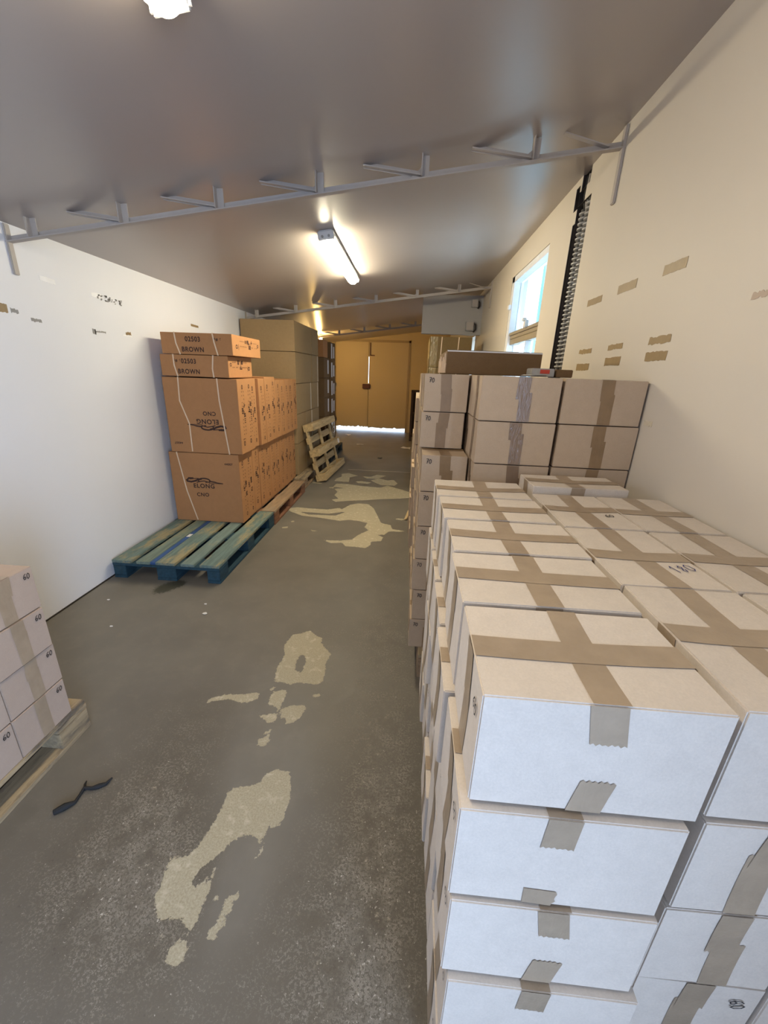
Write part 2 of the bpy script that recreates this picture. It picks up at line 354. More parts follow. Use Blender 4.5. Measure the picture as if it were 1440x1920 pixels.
me.polygons.foreach_set('loop_total', np.full(nf, 4, dtype=np.int32))
me.update(calc_edges=True)
bare = np.full(GX.shape, -1.0)
for p in BARE: bare = np.maximum(bare, sdf(GX, GY, p))
for p in HOLES: bare = np.minimum(bare, -sdf(GX, GY, p) - 0.012)
def blob(cx, cy, sx, sy, rot=0):
    c, s = math.cos(rot), math.sin(rot); u = (GX - cx) * c + (GY - cy) * s; w = -(GX - cx) * s + (GY - cy) * c
    return np.exp(-(u / sx) ** 2 - (w / sy) ** 2)
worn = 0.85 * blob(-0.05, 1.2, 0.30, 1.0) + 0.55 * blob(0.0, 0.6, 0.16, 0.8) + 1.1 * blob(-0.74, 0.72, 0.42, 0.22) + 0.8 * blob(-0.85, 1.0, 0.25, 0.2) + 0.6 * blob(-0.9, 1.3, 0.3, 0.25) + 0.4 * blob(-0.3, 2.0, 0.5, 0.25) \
    + 0.35 * blob(-0.7, 2.9, 0.7, 0.6) + 0.5 * blob(-0.05, 3.2, 0.15, 1.2) + 0.5 * blob(-0.5, 0.4, 0.6, 0.3)  # blobs along the near stack also carry its shadow as floor colour
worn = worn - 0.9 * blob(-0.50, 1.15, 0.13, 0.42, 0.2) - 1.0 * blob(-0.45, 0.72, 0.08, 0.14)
stain = blob(-1.66, 2.40, 0.07, 0.10, -0.5) + 0.6 * blob(-1.60, 2.47, 0.05, 0.05)
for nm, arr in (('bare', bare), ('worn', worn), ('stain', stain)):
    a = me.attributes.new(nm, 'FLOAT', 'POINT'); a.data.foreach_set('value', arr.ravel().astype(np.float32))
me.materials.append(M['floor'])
fl = link('floor', me); fl['kind'] = 'structure'

mb = MB(); mb.box(-0.95, 0.07, 6.245, 6.275, 0.0, 0.003)
struct('trim_1', mb, plain('line_paint', (0.34, 0.31, 0.26), 0.6, nscale=60, amp=0.3))

mb = MB(); x0, x1 = XL - 0.2, XR + 0.2
for (ya, yb) in ((YB - 0.2, YF + 0.2),):
    i = [(x0, ya), (x1, ya), (x1, yb), (x0, yb)]
    lo = [(x, y, ceil(x)) for x, y in i]; hi = [(x, y, ceil(x) + 0.08) for x, y in i]
    mb.quad(lo[::-1]); mb.quad(hi)
    for k in range(4): mb.quad([lo[k], lo[(k + 1) % 4], hi[(k + 1) % 4], hi[k]])
struct('ceiling', mb, M['ceiling'])

def wall_cells(mb, axis, c0, c1, a0, a1, z0, ztop, holes, mi=0):
    A = sorted({a0, a1, *[h[0] for h in holes], *[h[1] for h in holes]})
    Z = sorted({z0, ztop, *[h[2] for h in holes], *[h[3] for h in holes]})
    for i in range(len(A) - 1):
        k = 0
        while k < len(Z) - 1:
            ca = (A[i] + A[i + 1]) / 2
            def hole(kk):
                cz = (Z[kk] + Z[kk + 1]) / 2
                return any(h[0] < ca < h[1] and h[2] < cz < h[3] for h in holes)
            if hole(k): k += 1; continue
            j = k
            while j < len(Z) - 1 and not hole(j): j += 1
            if axis == 'x': mb.box(c0, c1, A[i], A[i + 1], Z[k], Z[j], mi)
            else: mb.box(A[i], A[i + 1], c0, c1, Z[k], Z[j], mi)
            k = j
mb = MB(); wall_cells(mb, 'x', XL - 0.15, XL, YB, YF, 0, ceil(XL) + 0.01, [])
struct('wall_left', mb, M['wall_white'])
WIN = (3.25, 4.33, 1.16, 2.375)
SLIT = (6.42, 7.3, 1.2, 2.05)
DOORH = (-1.975, -0.85, 0.0, 2.1)
CH = [(2.605, 2.80, 0.0, 2.43), (2.80, 2.835, 0.0, 2.35), (2.70, 2.80, 2.43, 2.50), (2.80, 2.86, 2.42, 2.535), (2.66, 2.78, 2.50, 2.575)]
mb = MB(); wall_cells(mb, 'x', XR, XR + 0.15, YB, YF, 0, ceil(XR) + 0.015, [WIN, SLIT, DOORH] + CH)
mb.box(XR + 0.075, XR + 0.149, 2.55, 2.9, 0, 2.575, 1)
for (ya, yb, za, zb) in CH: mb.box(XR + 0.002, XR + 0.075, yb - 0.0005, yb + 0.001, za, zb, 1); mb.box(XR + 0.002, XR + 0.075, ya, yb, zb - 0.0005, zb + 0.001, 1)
struct('wall_right', mb, [M['wall_cream'], M['dark']])
mb = MB(); wall_cells(mb, 'y', YF, YF + 0.15, XL - 0.15, XR + 0.15, 0, 2.62, [(-1.975, -0.11, 0.0, 2.215)])
struct('wall_far', mb, M['wall_far'])
mb = MB(); mb.box(XL - 0.15, XR + 0.15, YB - 0.15, YB, 0, 2.62); struct('wall_back', mb, M['wall_white'])
mb = MB(); mb.box(-12, 14, -9, 24, -0.13, -0.01); struct('ground', mb, plain('ground', (0.45, 0.44, 0.42), 0.8))
mb = MB(); mb.box(XL, XL + 0.006, YB, YF, 0, 0.008); struct('baseboard_left', mb, M['dark'])

# partition header hanging from the ceiling at the right
mb = MB(); mb.box(0.093, XR, 6.0, 6.10, 2.022, 2.50)
struct('trim_2', mb, plain('header_paint', (0.40, 0.38, 0.355), 0.5, nscale=3, amp=0.04))
def junction(loc, s, label):
    o = empty('junction_box', loc, label, 'junction box')
    b1 = MB(); b1.box(-s / 2, s / 2, -0.07, 0, -s * 0.55, s * 0.55); link('box', b1.mesh('box', M['grey_plastic'], 0.006), o)
    b2 = MB(); b2.box(-s * 0.42, s * 0.42, -0.078, -0.07, -s * 0.46, s * 0.46); link('cover', b2.mesh('cover', M['steel_paint'], 0.002), o)
    b3 = MB(); b3.tube([(s * 0.5, -0.03, s * 0.3), (s * 0.75, -0.03, s * 0.2), (s * 0.8, -0.03, -s * 0.3), (s * 0.55, -0.03, -s * 0.7)], 0.009); link('cable', b3.mesh('cable', M['hose'], smooth=True), o)
junction((0.735, 6.0, 2.125), 0.105, 'small grey junction box at the lower right of the white header panel')
junction((0.775, 6.0, 2.40), 0.085, 'small grey junction box up under the ceiling, beside the right wall')

# far double door
for k, (a, b_, z0) in enumerate(((-1.974, -1.124, 0.10), (-1.112, -0.111, 0.085))):
    mb = MB(); n = 24
    bot = [(a + (b_ - a) * i / n, z0 + random.uniform(-0.008, 0.014) + (0.02 if i % 7 == 3 else 0)) for i in range(n + 1)]
    ring = bot + [(b_, 2.214), (a, 2.214)]
    mb.quad([(x, YF + 0.02, z) for x, z in ring][::-1]); mb.quad([(x, YF + 0.065, z) for x, z in ring])
    for i in range(len(ring)):
        p, q = ring[i], ring[(i + 1) % len(ring)]
        mb.quad([(p[0], YF + 0.02, p[1]), (q[0], YF + 0.02, q[1]), (q[0], YF + 0.065, q[1]), (p[0], YF + 0.065, p[1])])
    d = struct('door_%d' % (k + 1), mb, M['door_paint'])
    if k == 0:
        mb = MB(); mb.box(-1.27, -1.07, YF - 0.035, YF + 0.02, 1.08, 1.20)
        link('lock', mb.mesh('lock', M['rust'], 0.01), d)
        mb = MB(); mb.box(-1.132, -1.106, YF + 0.066, YF + 0.075, 0.10, 1.22); mb.box(-1.132, -1.106, YF + 0.066, YF + 0.075, 1.86, 2.214)
        link('meeting_strip', mb.mesh('meeting_strip', M['door_paint']), d)
    else:
        mb = MB(); mb.box(-1.095, -1.07, YF - 0.005, YF + 0.02, 1.90, 2.19); mb.box(-1.095, -0.97, YF - 0.01, YF + 0.02, 1.88, 1.905)
        link('bolt', mb.mesh('bolt', M['rust'], 0.003), d)
mb = MB()
mb.box(-2.02, -1.965, YF - 0.015, YF + 0.018, 0, 2.26); mb.box(-0.12, -0.065, YF - 0.015, YF + 0.018, 0, 2.26); mb.box(-2.02, -0.065, YF - 0.015, YF + 0.018, 2.205, 2.26)
struct('trim_3', mb, plain('frame_paint', (0.36, 0.26, 0.13), 0.5), bevel=0.003)
# window on the right wall
y0, y1, z0, z1 = WIN; fx0, fx1 = XR + 0.035, XR + 0.095
mb = MB()
mb.box(fx0 - 0.03, fx1, y1 - 0.085, y1, z0, z1); mb.box(fx0, fx1, y0, y0 + 0.045, z0, z1)
mb.box(fx0 - 0.03, fx1, y0, y1, z1 - 0.05, z1); mb.box(fx0, fx1, y0, y1, z0, z0 + 0.05)
win = struct('window_1', mb, M['window_paint'], bevel=0.003)
mb = MB(); mb.box(fx0 - 0.01, fx1, y0 + 0.045, y1 - 0.085, 1.838, 1.868); mb.box(fx0 - 0.02, fx1, y0 + 0.045, y1 - 0.085, 1.868, 1.895)
mb.box(fx0 - 0.005, fx1, y0 + 0.045, y1 - 0.085, 1.79, 1.838)
link('transom', mb.mesh('transom', M['brown_metal'], 0.003), win)
mb = MB(); mb.box(fx0, fx1 - 0.01, 3.68, 3.70, z0 + 0.05, 1.79); link('mullion', mb.mesh('mullion', M['window_paint'], 0.002), win)
mb = MB(); mb.box(fx0 - 0.045, fx0 - 0.015, 3.60, 3.66, 1.885, 1.94); mb.box(fx0 - 0.06, fx0 - 0.03, 3.61, 3.65, 1.93, 1.955)
link('latch', mb.mesh('latch', M['white_plastic'], 0.004), win)
mb = MB(); mb.box(fx0 - 0.055, fx0 - 0.03, 4.25, 4.31, 2.10, 2.14); link('hinge', mb.mesh('hinge', M['window_paint'], 0.004), win)
mb = MB(); mb.box(fx0 + 0.03, fx0 + 0.034, y0 + 0.045, y1 - 0.085, 1.895, z1 - 0.05); mb.box(fx0 + 0.03, fx0 + 0.034, y0 + 0.045, y1 - 0.085, z0 + 0.05, 1.79)
link('pane', mb.mesh('pane', M['glass']), win)
# corrugated translucent sheet standing outside the window
mb = MB(); n = 90
prof = [(1.62 + 0.02 * math.cos(i * PI / 3), 1.9 + 4.2 * i / n) for i in range(n + 1)]
for i in range(n): mb.quad([(prof[i][0], prof[i][1], 0), (prof[i + 1][0], prof[i + 1][1], 0), (prof[i + 1][0], prof[i + 1][1], 3.6), (prof[i][0], prof[i][1], 3.6)])
o = link('corrugated_sheet', mb.mesh('corrugated_sheet', M['sheet'], smooth=True))
tag(o, 'pale translucent corrugated sheet standing outside the window of the right wall', 'corrugated sheet')

# trusses
def truss(name, y, label):
    o = empty(name, (0, y, 0), label, 'roof truss', 'white steel trusses across the ceiling')
    ch = lambda x: ceil(x) - 0.088
    mb = MB(); a = (XL, 0, ch(XL)); b = (XR, 0, ch(XR))
    mb.bar(a, b, 0.034, 0.006, upv=(0, 1, 0)); mb.bar((XL, 0.014, ch(XL) + 0.015), (XR, 0.014, ch(XR) + 0.015), 0.006, 0.03)
    link('chord', mb.mesh('chord', M['steel_paint'], 0.0012), o)
    for i in range(6):
        x = -1.98 + 0.497 * i
        mb = MB(); mb.box(x - 0.018, x + 0.018, 0.0, 0.005, ch(x), ceil(x)); mb.box(x - 0.018, x - 0.013, -0.03, 0.005, ch(x), ceil(x))
        link('post', mb.mesh('post', M['steel_paint'], 0.001), o)
        xd = x + 0.24 if False else x - 0.02
        if i > 0 or True:
            xs_ = xd - 0.27 if i else None
            if xs_ is not None:
                mb = MB(); mb.bar((xs_, -0.004, ceil(xs_) - 0.004), (xd, -0.004, ch(xd) + 0.012), 0.03, 0.005, upv=(0, 1, 0))
                mb.bar((xs_, 0.01, ceil(xs_) + 0.004), (xd, 0.01, ch(xd) + 0.02), 0.005, 0.026)
                link('diagonal', mb.mesh('diagonal', M['steel_paint'], 0.001), o)
                mb = MB(); mb.quad([(xd - 0.055, 0.008, ch(xd)), (xd + 0.02, 0.008, ch(xd)), (xd + 0.02, 0.008, ch(xd) + 0.06)])
                mb.quad([(xd - 0.055, 0.003, ch(xd)), (xd + 0.02, 0.003, ch(xd) + 0.06), (xd + 0.02, 0.003, ch(xd))])
                link('gusset', mb.mesh('gusset', M['steel_paint']), o)
    xs_ = 0.62
    mb = MB(); mb.bar((xs_, -0.004, ceil(xs_) - 0.002), (0.82, -0.004, ch(0.82) + 0.01), 0.026, 0.005)
    link('diagonal', mb.mesh('diagonal', M['steel_paint'], 0.001), o)
    for (x, lo) in ((XL, 0.15), (XR - 0.012, 0.21)):
        mb = MB(); mb.box(x, x + 0.012, -0.016, 0.016, ch(x) - lo, ceil(x) - 0.005)
        link('wall_bar', mb.mesh('wall_bar', M['steel_paint'], 0.003), o)
truss('roof_truss', 2.29, 'white steel truss nearest the camera, spanning both walls under the ceiling')
truss('roof_truss', 5.43, 'white steel truss behind the lit ceiling lamp, above the tall brown cartons')
truss('roof_truss', 8.56, 'warm-lit steel truss farthest away, near the double door')

# ceiling strip lamps
def strip_lamp(y0, y1, x, mat, label):
    L = y1 - y0; o = empty('strip_lamp', (x, y0, ceil(x)), label, 'ceiling lamp', 'strip lamps on the ceiling')
    o.rotation_euler = (0, -math.atan(0.137), 0)
    mb = MB(); mb.box(-0.052, 0.052, 0.0, L, -0.035, -0.001); link('housing', mb.mesh('housing', M['grey_plastic'], 0.006), o)
    for ya, yb in ((-0.004, 0.055), (L - 0.02, L + 0.002)):
        mb = MB(); mb.box(-0.053, 0.053, ya, yb, -0.058, -0.002)
        link('end_cap', mb.mesh('end_cap', M['white_plastic'], 0.008), o)
    mb = MB()
    for sx in (-0.022, 0.022): mb.tube([(sx, -0.004, -0.04), (sx, -0.010, -0.04)], 0.008, 10)
    link('screw_caps', mb.mesh('screw_caps', M['grey_plastic'], smooth=True), o)
    mb = MB(); n = 14; ring = []
    for i in range(n + 1):
        a = PI * i / n; ring.append((-0.046 * math.cos(a) * (1 if abs(math.cos(a)) < 0.9 else 1), -0.034 - 0.052 * math.sin(a) ** 0.7))
    ysg = [0.05 + (L - 0.07) * k / 24 for k in range(25)]
    sc_ = [1] * 23 + [0.95, 0.75]
    base = len(mb.v)
    for k, yy in enumerate(ysg):
        for (px, pz) in ring: mb.v.append((px * sc_[k], yy, -0.034 + (pz + 0.034) * sc_[k]))
    w = n + 1
    for k in range(24):
        for i in range(n):
            mb.f.append((k * w + i, k * w + i + 1, (k + 1) * w + i + 1, (k + 1) * w + i)); mb.m.append(0)
    mb.f.append(tuple(range(w))); mb.m.append(0); mb.f.append(tuple(range(24 * w, 25 * w))[::-1]); mb.m.append(0)
    link('diffuser', mb.mesh('diffuser', mat, smooth=True), o)
strip_lamp(3.03, 4.36, -0.62, M['tube_on'], 'brightly lit strip lamp on the ceiling between two trusses')
strip_lamp(0.0, 1.29, -0.64, M['tube_near'], 'faintly glowing strip lamp at the top edge, nearest the camera')
o = empty('light_bulb', (-1.90, 8.75, ceil(-1.90)), 'bare glowing bulb on the ceiling behind the tall carton pile', 'light bulb')
mb = MB(); mb.tube([(0, 0, 0), (0, 0, -0.05), (0, 0, -0.075)], [0.03, 0.026, 0.02], 14); link('socket', mb.mesh('socket', M['white_plastic'], smooth=True), o)
mb = MB(); mb.tube([(0, 0, -0.07), (0, 0, -0.085), (0, 0, -0.11), (0, 0, -0.13), (0, 0, -0.145), (0, 0, -0.152)], [0.014, 0.024, 0.032, 0.03, 0.018, 0.004], 16)
link('glass_bulb', mb.mesh('glass_bulb', M['bulb_on'], smooth=True), o)

# ribbed hoses in the wall chase
for k, (yy, ztop, lab) in enumerate(((2.66, 2.44, 'black ribbed hose in the wall chase, the one nearer the camera'),
                               (2.745, 2.40, 'black ribbed hose in the wall chase, the one nearer the window'))):
    o = empty('ribbed_hose', (XR + 0.0365, yy, 0), lab, 'hose', 'ribbed hoses in the wall chase')
    mb = MB(); mb.tube([(0, 0, 0.0), (0, 0, 1.2), (0, 0, ztop)], 0.029, 14); link('hose', mb.mesh('hose', M['hose'], smooth=True), o)
    mb = MB(); z = 1.10
    while z < ztop - 0.02:
        mb.tube([(0, 0, z), (0, 0, z + 0.003), (0, 0, z + 0.010), (0, 0, z + 0.013)], [0.029, 0.037, 0.037, 0.029], 14); z += 0.0245
    link('ribs', mb.mesh('ribs', M['hose_rib'], smooth=True), o)
for k in range(3):
    mb = MB(); p = [(XR + 0.02 + 0.004 * k, 2.68 + 0.03 * k, 2.38), (XR + 0.012, 2.70 + 0.022 * k, 2.46), (XR + 0.02, 2.70 + 0.03 * k, 2.56)]
    o = link('cable', mb_ := None or bpy.data.meshes.new('x')) if False else None
    mb.tube(p, 0.006, 8); o = link('cable', mb.mesh('cable', [M['grey_plastic'], M['steel_paint'], M['hose']][k], smooth=True))
    tag(o, ['short pale grey cable in the hole above the ribbed hoses', 'short light cable in the broken hole under the ceiling', 'short black cable in the broken hole beside the hose tops'][k], 'cable', 'cables in the broken wall hole')

# ------------------------------------------------------------------ cartons
def frames(w, d, h):
    return {'front': (Vector((-w/2, -d/2, 0)), Vector((1, 0, 0)), w, Vector((0, 0, 1)), h, Vector((0, -1, 0))),
            'back': (Vector((w/2, d/2, 0)), Vector((-1, 0, 0)), w, Vector((0, 0, 1)), h, Vector((0, 1, 0))),
            'left': (Vector((-w/2, d/2, 0)), Vector((0, -1, 0)), d, Vector((0, 0, 1)), h, Vector((-1, 0, 0))),
            'right': (Vector((w/2, -d/2, 0)), Vector((0, 1, 0)), d, Vector((0, 0, 1)), h, Vector((1, 0, 0))),
            'top': (Vector((-w/2, -d/2, h)), Vector((1, 0, 0)), w, Vector((0, 1, 0)), d, Vector((0, 0, 1))),
            'bottom': (Vector((-w/2, d/2, 0)), Vector((1, 0, 0)), w, Vector((0, -1, 0)), d, Vector((0, 0, -1)))}
def kface(seed, face):
    r = random.Random(seed * 31 + hash_s(face)); return 0.0 if face == 'bottom' else r.uniform(-0.004, -0.0005)
def hash_s(s): return sum(ord(c) * (i + 3) for i, c in enumerate(s))
def surf(fr, seed, face, u, v, off=0.0):
    O, U, lu, V, lv, Nn = fr[face]; a = u / lu; b = v / lv
    k = kface(seed, face) * 16 * max(0, a * (1 - a)) * max(0, b * (1 - b))
    return O + U * u + V * v + Nn * (k + off)
def body_mesh(name, w, d, h, seed, mat):
    fr = frames(w, d, h); bm = bmesh.new(); n = 6
    for face in fr:
        O, U, lu, V, lv, Nn = fr[face]
        vs = [[bm.verts.new(surf(fr, seed, face, lu * i / n, lv * j / n)) for i in range(n + 1)] for j in range(n + 1)]
        for j in range(n):
            for i in range(n): bm.faces.new((vs[j][i], vs[j][i+1], vs[j+1][i+1], vs[j+1][i]))
    bmesh.ops.remove_doubles(bm, verts=bm.verts[:], dist=1e-5)
    ed = [e for e in bm.edges if len(e.link_faces) == 2 and e.calc_face_angle(0) > 1.0]
    bmesh.ops.bevel(bm, geom=ed, offset=0.0022, segments=2, affect='EDGES', clamp_overlap=True)
    me = bpy.data.meshes.new(name); bm.to_mesh(me); bm.free(); me.materials.append(mat)
    me.polygons.foreach_set('use_smooth', [True] * len(me.polygons)); me.set_sharp_from_angle(angle=math.radians(38))
    return me
def strip(mb, fr, seed, face, u0, u1, v0, v1, off=0.0012, skew=0.0, jag=(False, False), mi=0, rnd=random, wrinkle=0.0):
    """tape on a face; jag = torn ends at v0, v1"""
    lu, lv = fr[face][2], fr[face][4]
    along_v = (v1 - v0) >= (u1 - u0)
    nu = 12 if along_v else max(2, int((u1 - u0) / 0.03)); nv = max(2, int((v1 - v0) / 0.02)) if along_v else 6
    base = len(mb.v)
    for j in range(nv + 1):
        for i in range(nu + 1):
            u = u0 + (u1 - u0) * i / nu; v = v0 + (v1 - v0) * j / nv
            if along_v: u += skew * (j / nv - 0.5)
            else: v += skew * (i / nu - 0.5)
            o = off
            if along_v and jag[0] and j == 0: v += (0.002 if i % 2 else -0.001) + rnd.uniform(-0.001, 0.001)
            if along_v and jag[1] and j == nv: v += (0.002 if i % 2 else -0.001) + rnd.uniform(-0.001, 0.001)
            if not along_v and jag[0] and i == 0: u += rnd.uniform(-0.004, 0.004)
            if not along_v and jag[1] and i == nu: u += rnd.uniform(-0.004, 0.004)
            if wrinkle and 0 < i < nu and 0 < j < nv: o += max(0, rnd.uniform(-1, 1)) * wrinkle
            mb.v.append(tuple(surf(fr, seed, face, min(max(u, 0), lu), min(max(v, -0.0), lv), o)))
    for j in range(nv):
        for i in range(nu):
            a = base + j * (nu + 1) + i; mb.f.append((a, a + 1, a + nu + 2, a + nu + 1)); mb.m.append(mi)
TW = 0.048
def tape_mesh(name, w, d, h, seed, mats, style):
    """style: long='x'|'y' axis of the sealing tape, cross='part'|'full'|'none'"""
    r = random.Random(seed * 7 + 1); fr = frames(w, d, h); mb = MB()
    long, cross = style
    scraps = []
    def over(axis, off, full, two=False):
        o = off
        A, B = ('left', 'right') if axis == 'x' else ('front', 'back')
        c = (d if axis == 'x' else w) / 2
        if axis == 'x': strip(mb, fr, seed, 'top', 0.001, w - 0.001, c - TW/2 + o, c + TW/2 + o, off=0.0016, skew=r.uniform(-.008, .008), rnd=r)
        else: strip(mb, fr, seed, 'top', c - TW/2 + o, c + TW/2 + o, 0.001, d - 0.001, off=0.0009, skew=r.uniform(-.008, .008), rnd=r)
        for F in (A, B):
            sgn = {'front': 1, 'back': -1, 'left': -1, 'right': 1}[F]
            cu = c + sgn * o
            if full:
                hh = h * r.uniform(0.45, 0.6); sh = r.uniform(-.012, .012)
                strip(mb, fr, seed, F, cu - TW/2, cu + TW/2, hh, h - 0.001, off=0.0014, jag=(True, False), rnd=r, wrinkle=0.0006, skew=r.uniform(-.006, .006))
                strip(mb, fr, seed, F, cu - TW/2 + sh, cu + TW/2 + sh, 0.001, hh + 0.025, off=0.0009, jag=(False, True), rnd=r, wrinkle=0.0006)
            else:
                a1 = r.uniform(0.055, 0.085); a2 = r.uniform(0.022, 0.075); sh = r.uniform(-.03, .01); sk = r.uniform(-.012, .012)
                strip(mb, fr, seed, F, cu - TW/2, cu + TW/2, h - a1, h - 0.001, jag=(True, False), rnd=r, wrinkle=0.0012, skew=-sk)
                m2 = MB(); strip(m2, fr, seed, F, cu - TW/2 + sh, cu + TW/2 + sh, 0.001, a2, jag=(False, True), rnd=r, wrinkle=0.001, skew=sk); scraps.append(m2)
    over(long, r.uniform(-.004, .004), True)
    if cross != 'none': over('y' if long == 'x' else 'x', r.uniform(-.012, .012), cross == 'full')
    return [mb.mesh(name, mats, smooth=True)] + [q.mesh('tape_end', mats, smooth=True) for q in scraps]
CACHE = {}
def carton(loc, dims, label, group, mat='carton', tmat='tape', style=('x', 'part'), variant=0, rz=0.0, name='carton', part='packing_tape'):
    key = (dims, mat, tmat, style, variant)
    if key not in CACHE:
        CACHE[key] = (body_mesh(name, *dims, variant + 1, M[mat]), tape_mesh('tape', *dims, variant + 1, M[tmat], style) if style else None)
    bo, ta = CACHE[key]
    o = link(name, bo, None, loc, rz); tag(o, label, 'carton', group)
    for k, q in enumerate(ta or []): link(part if k == 0 else 'tape_end', q, o)
    return o
DIG = {'6': [[(.75, 1), (.35, .85), (.1, .4), (.25, .05), (.65, .05), (.8, .3), (.55, .5), (.2, .35)]],
       '0': [[(.5, 1), (.15, .75), (.15, .25), (.5, 0), (.85, .25), (.85, .75), (.5, 1), (.35, .9)]],
       '7': [[(.05, .95), (.8, 1), (.4, 0)], [(.25, .5), (.7, .55)]],
       '1': [[(.2, .7), (.5, 1), (.45, 0)]],
       '8': [[(.6, .9), (.25, .75), (.7, .35), (.5, 0), (.2, .2), (.75, .7), (.55, 1)]]}
def ribbon(mb, pts, w, place):
    for k in range(len(pts) - 1):
        a, b = Vector(pts[k]), Vector(pts[k + 1]); d = (b - a)
        if d.length < 1e-6: continue
        d.normalize(); n = Vector((-d.y, d.x)) * w / 2; a = a - d * w * 0.3; b = b + d * w * 0.3
        mb.quad([place(*(a - n)), place(*(b - n)), place(*(b + n)), place(*(a + n))])
def scrawl(o, dims, variant, face, u, v, size, text, mat='ink', rot=0.0, off=0.0024, w=0.0026, name='handwritten_number'):
    fr = frames(*dims); mb = MB(); x = 0; c, s = math.cos(rot), math.sin(rot)
    for ch in text:
        for st in DIG[ch]:
            pts = [(x + p[0] * size * 0.6, p[1] * size) for p in st]
            pts = [(u + px * c - py * s, v + px * s + py * c) for px, py in pts]
            ribbon(mb, pts, w, lambda a, b: tuple(surf(fr, variant + 1, face, a, b, off)))
        x += size * 0.62
    return link(name, mb.mesh(name, M[mat]), o)

ORD = ['top', 'second', 'third', 'fourth', 'fifth', 'sixth', 'seventh', 'eighth']
rj = random.Random(11)
# near right stack: five layers of pale cartons on a pallet
NH = 0.190; NZ = 0.144
D1 = (0.315, 0.212, NH); D2 = (0.215, 0.318, NH)
near = []
for L in range(5):
    z = NZ + (4 - L) * (NH + 0.0052)
    ly = 'bottom' if L == 4 else ORD[L]
    off0 = [0.0, -0.012, -0.008, 0.003, 0.0][L]
    for i in range(5):
        y = 0.412 + [0.0, -0.010, -0.016, -0.027, -0.028][L] + i * 0.2235 + D1[1] / 2
        x = 0.114 + off0 + D1[0] / 2 + (rj.uniform(-0.007, 0.008) if i else 0)
        zz = z + (0.014 if (L == 0 and i == 4) else 0)
        lab = f'pale carton, {ly} layer of the near right stack, aisle column, ' + ['nearest the camera', 'second from front', 'third from front', 'fourth from front', 'farthest back'][i]
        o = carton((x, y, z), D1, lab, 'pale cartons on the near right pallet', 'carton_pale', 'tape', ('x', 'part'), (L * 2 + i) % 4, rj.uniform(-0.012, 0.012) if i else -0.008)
        if i == 0 or (L + i) % 3 == 0: scrawl(o, D1, (L * 2 + i) % 4, 'left', D1[1] - 0.045, NH - 0.055, 0.02, '60', 'ink', rot=-0.2)
        near.append(o)
    for cc, (x0_, nm) in enumerate(((0.444, 'middle column'), (0.669, 'wall column'))):
        for i in range(3):
            x = x0_ + D2[0] / 2 + (rj.uniform(-0.004, 0.004)); y = 0.417 + i * 0.3265 + D2[1] / 2 + rj.uniform(-0.004, 0.004)
            if cc == 0 and L == 0 and i == 2: pass
            lab = f'pale carton, {ly} layer of the near right stack, {nm}, ' + ['nearest the camera', 'second from front', 'farthest back'][i]
            vv = (L + i * 2 + cc) % 4
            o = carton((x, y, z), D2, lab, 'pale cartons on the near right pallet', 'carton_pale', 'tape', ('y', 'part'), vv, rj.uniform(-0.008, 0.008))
            if L == 0 and cc == 0 and i == 1:
                scrawl(o, D2, vv, 'top', 0.150, 0.07, 0.030, '180', 'ink_blue', rot=0.25, w=0.0022)
            if L == 3 and cc == 0 and i == 0: scrawl(o, D2, vv, 'front', 0.165, 0.15, 0.022, '60', 'ink', rot=-1.2)
            if L == 0 and cc == 0 and i == 2: scrawl(o, D2, vv, 'top', 0.16, 0.10, 0.02, '60', 'ink', rot=0.1)
# odd pair lying across the back of the near stack
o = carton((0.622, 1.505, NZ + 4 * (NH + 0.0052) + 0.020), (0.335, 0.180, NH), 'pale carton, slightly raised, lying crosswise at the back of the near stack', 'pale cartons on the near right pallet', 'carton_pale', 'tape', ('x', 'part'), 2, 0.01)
for L in range(1, 5):
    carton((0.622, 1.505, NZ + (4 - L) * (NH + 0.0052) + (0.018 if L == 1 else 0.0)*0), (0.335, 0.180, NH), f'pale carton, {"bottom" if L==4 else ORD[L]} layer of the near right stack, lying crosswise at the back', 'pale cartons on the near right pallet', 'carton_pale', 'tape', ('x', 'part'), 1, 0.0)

# far right stack: eight layers
FH = 0.1665; FZ = 0.144
B1 = (0.300, 0.208, FH); A1 = (0.200, 0.305, FH)
for L in range(8):
    z = FZ + (7 - L) * (FH + 0.0037); ly = 'bottom' if L == 7 else ORD[L]
    for cc, (xl_, nm) in enumerate(((0.270, 'middle column'), (0.581, 'wall column'))):
        for i in range(5):
            v = (L + i + cc * 2) % 4
            carton((xl_ + B1[0] / 2 + rj.uniform(-.003, .003), 1.622 + i * 0.2125 + B1[1] / 2, z), B1,
                   f'brown carton, {ly} layer of the tall right stack, {nm}, ' + ['nearest the camera', 'second from front', 'third from front', 'fourth from front', 'farthest back'][i],
                   'brown cartons on the far right pallet', 'carton', 'tape_shiny' if (cc == 0) else 'tape_far', ('x', 'full'), v)
    ys_ = [1.93, 2.24, 2.55] if L < 2 else [1.76, 2.07, 2.38]
    for i, yy in enumerate(ys_):
        v = (L + i * 3) % 4
        o = carton((0.062 + A1[0] / 2 + rj.uniform(-.008, .006) + (0 if L < 2 else 0.0), yy + A1[1] / 2, z), A1,
               f'brown carton, {ly} layer of the tall right stack, aisle column, ' + ['nearest the camera', 'second from front', 'farthest back'][i],
               'brown cartons on the far right pallet', 'carton', 'tape_far', ('y', 'full'), v)
        if i == 0: scrawl(o, A1, v, 'front', 0.018, FH - 0.036, 0.020, '70', 'ink', rot=-0.1)
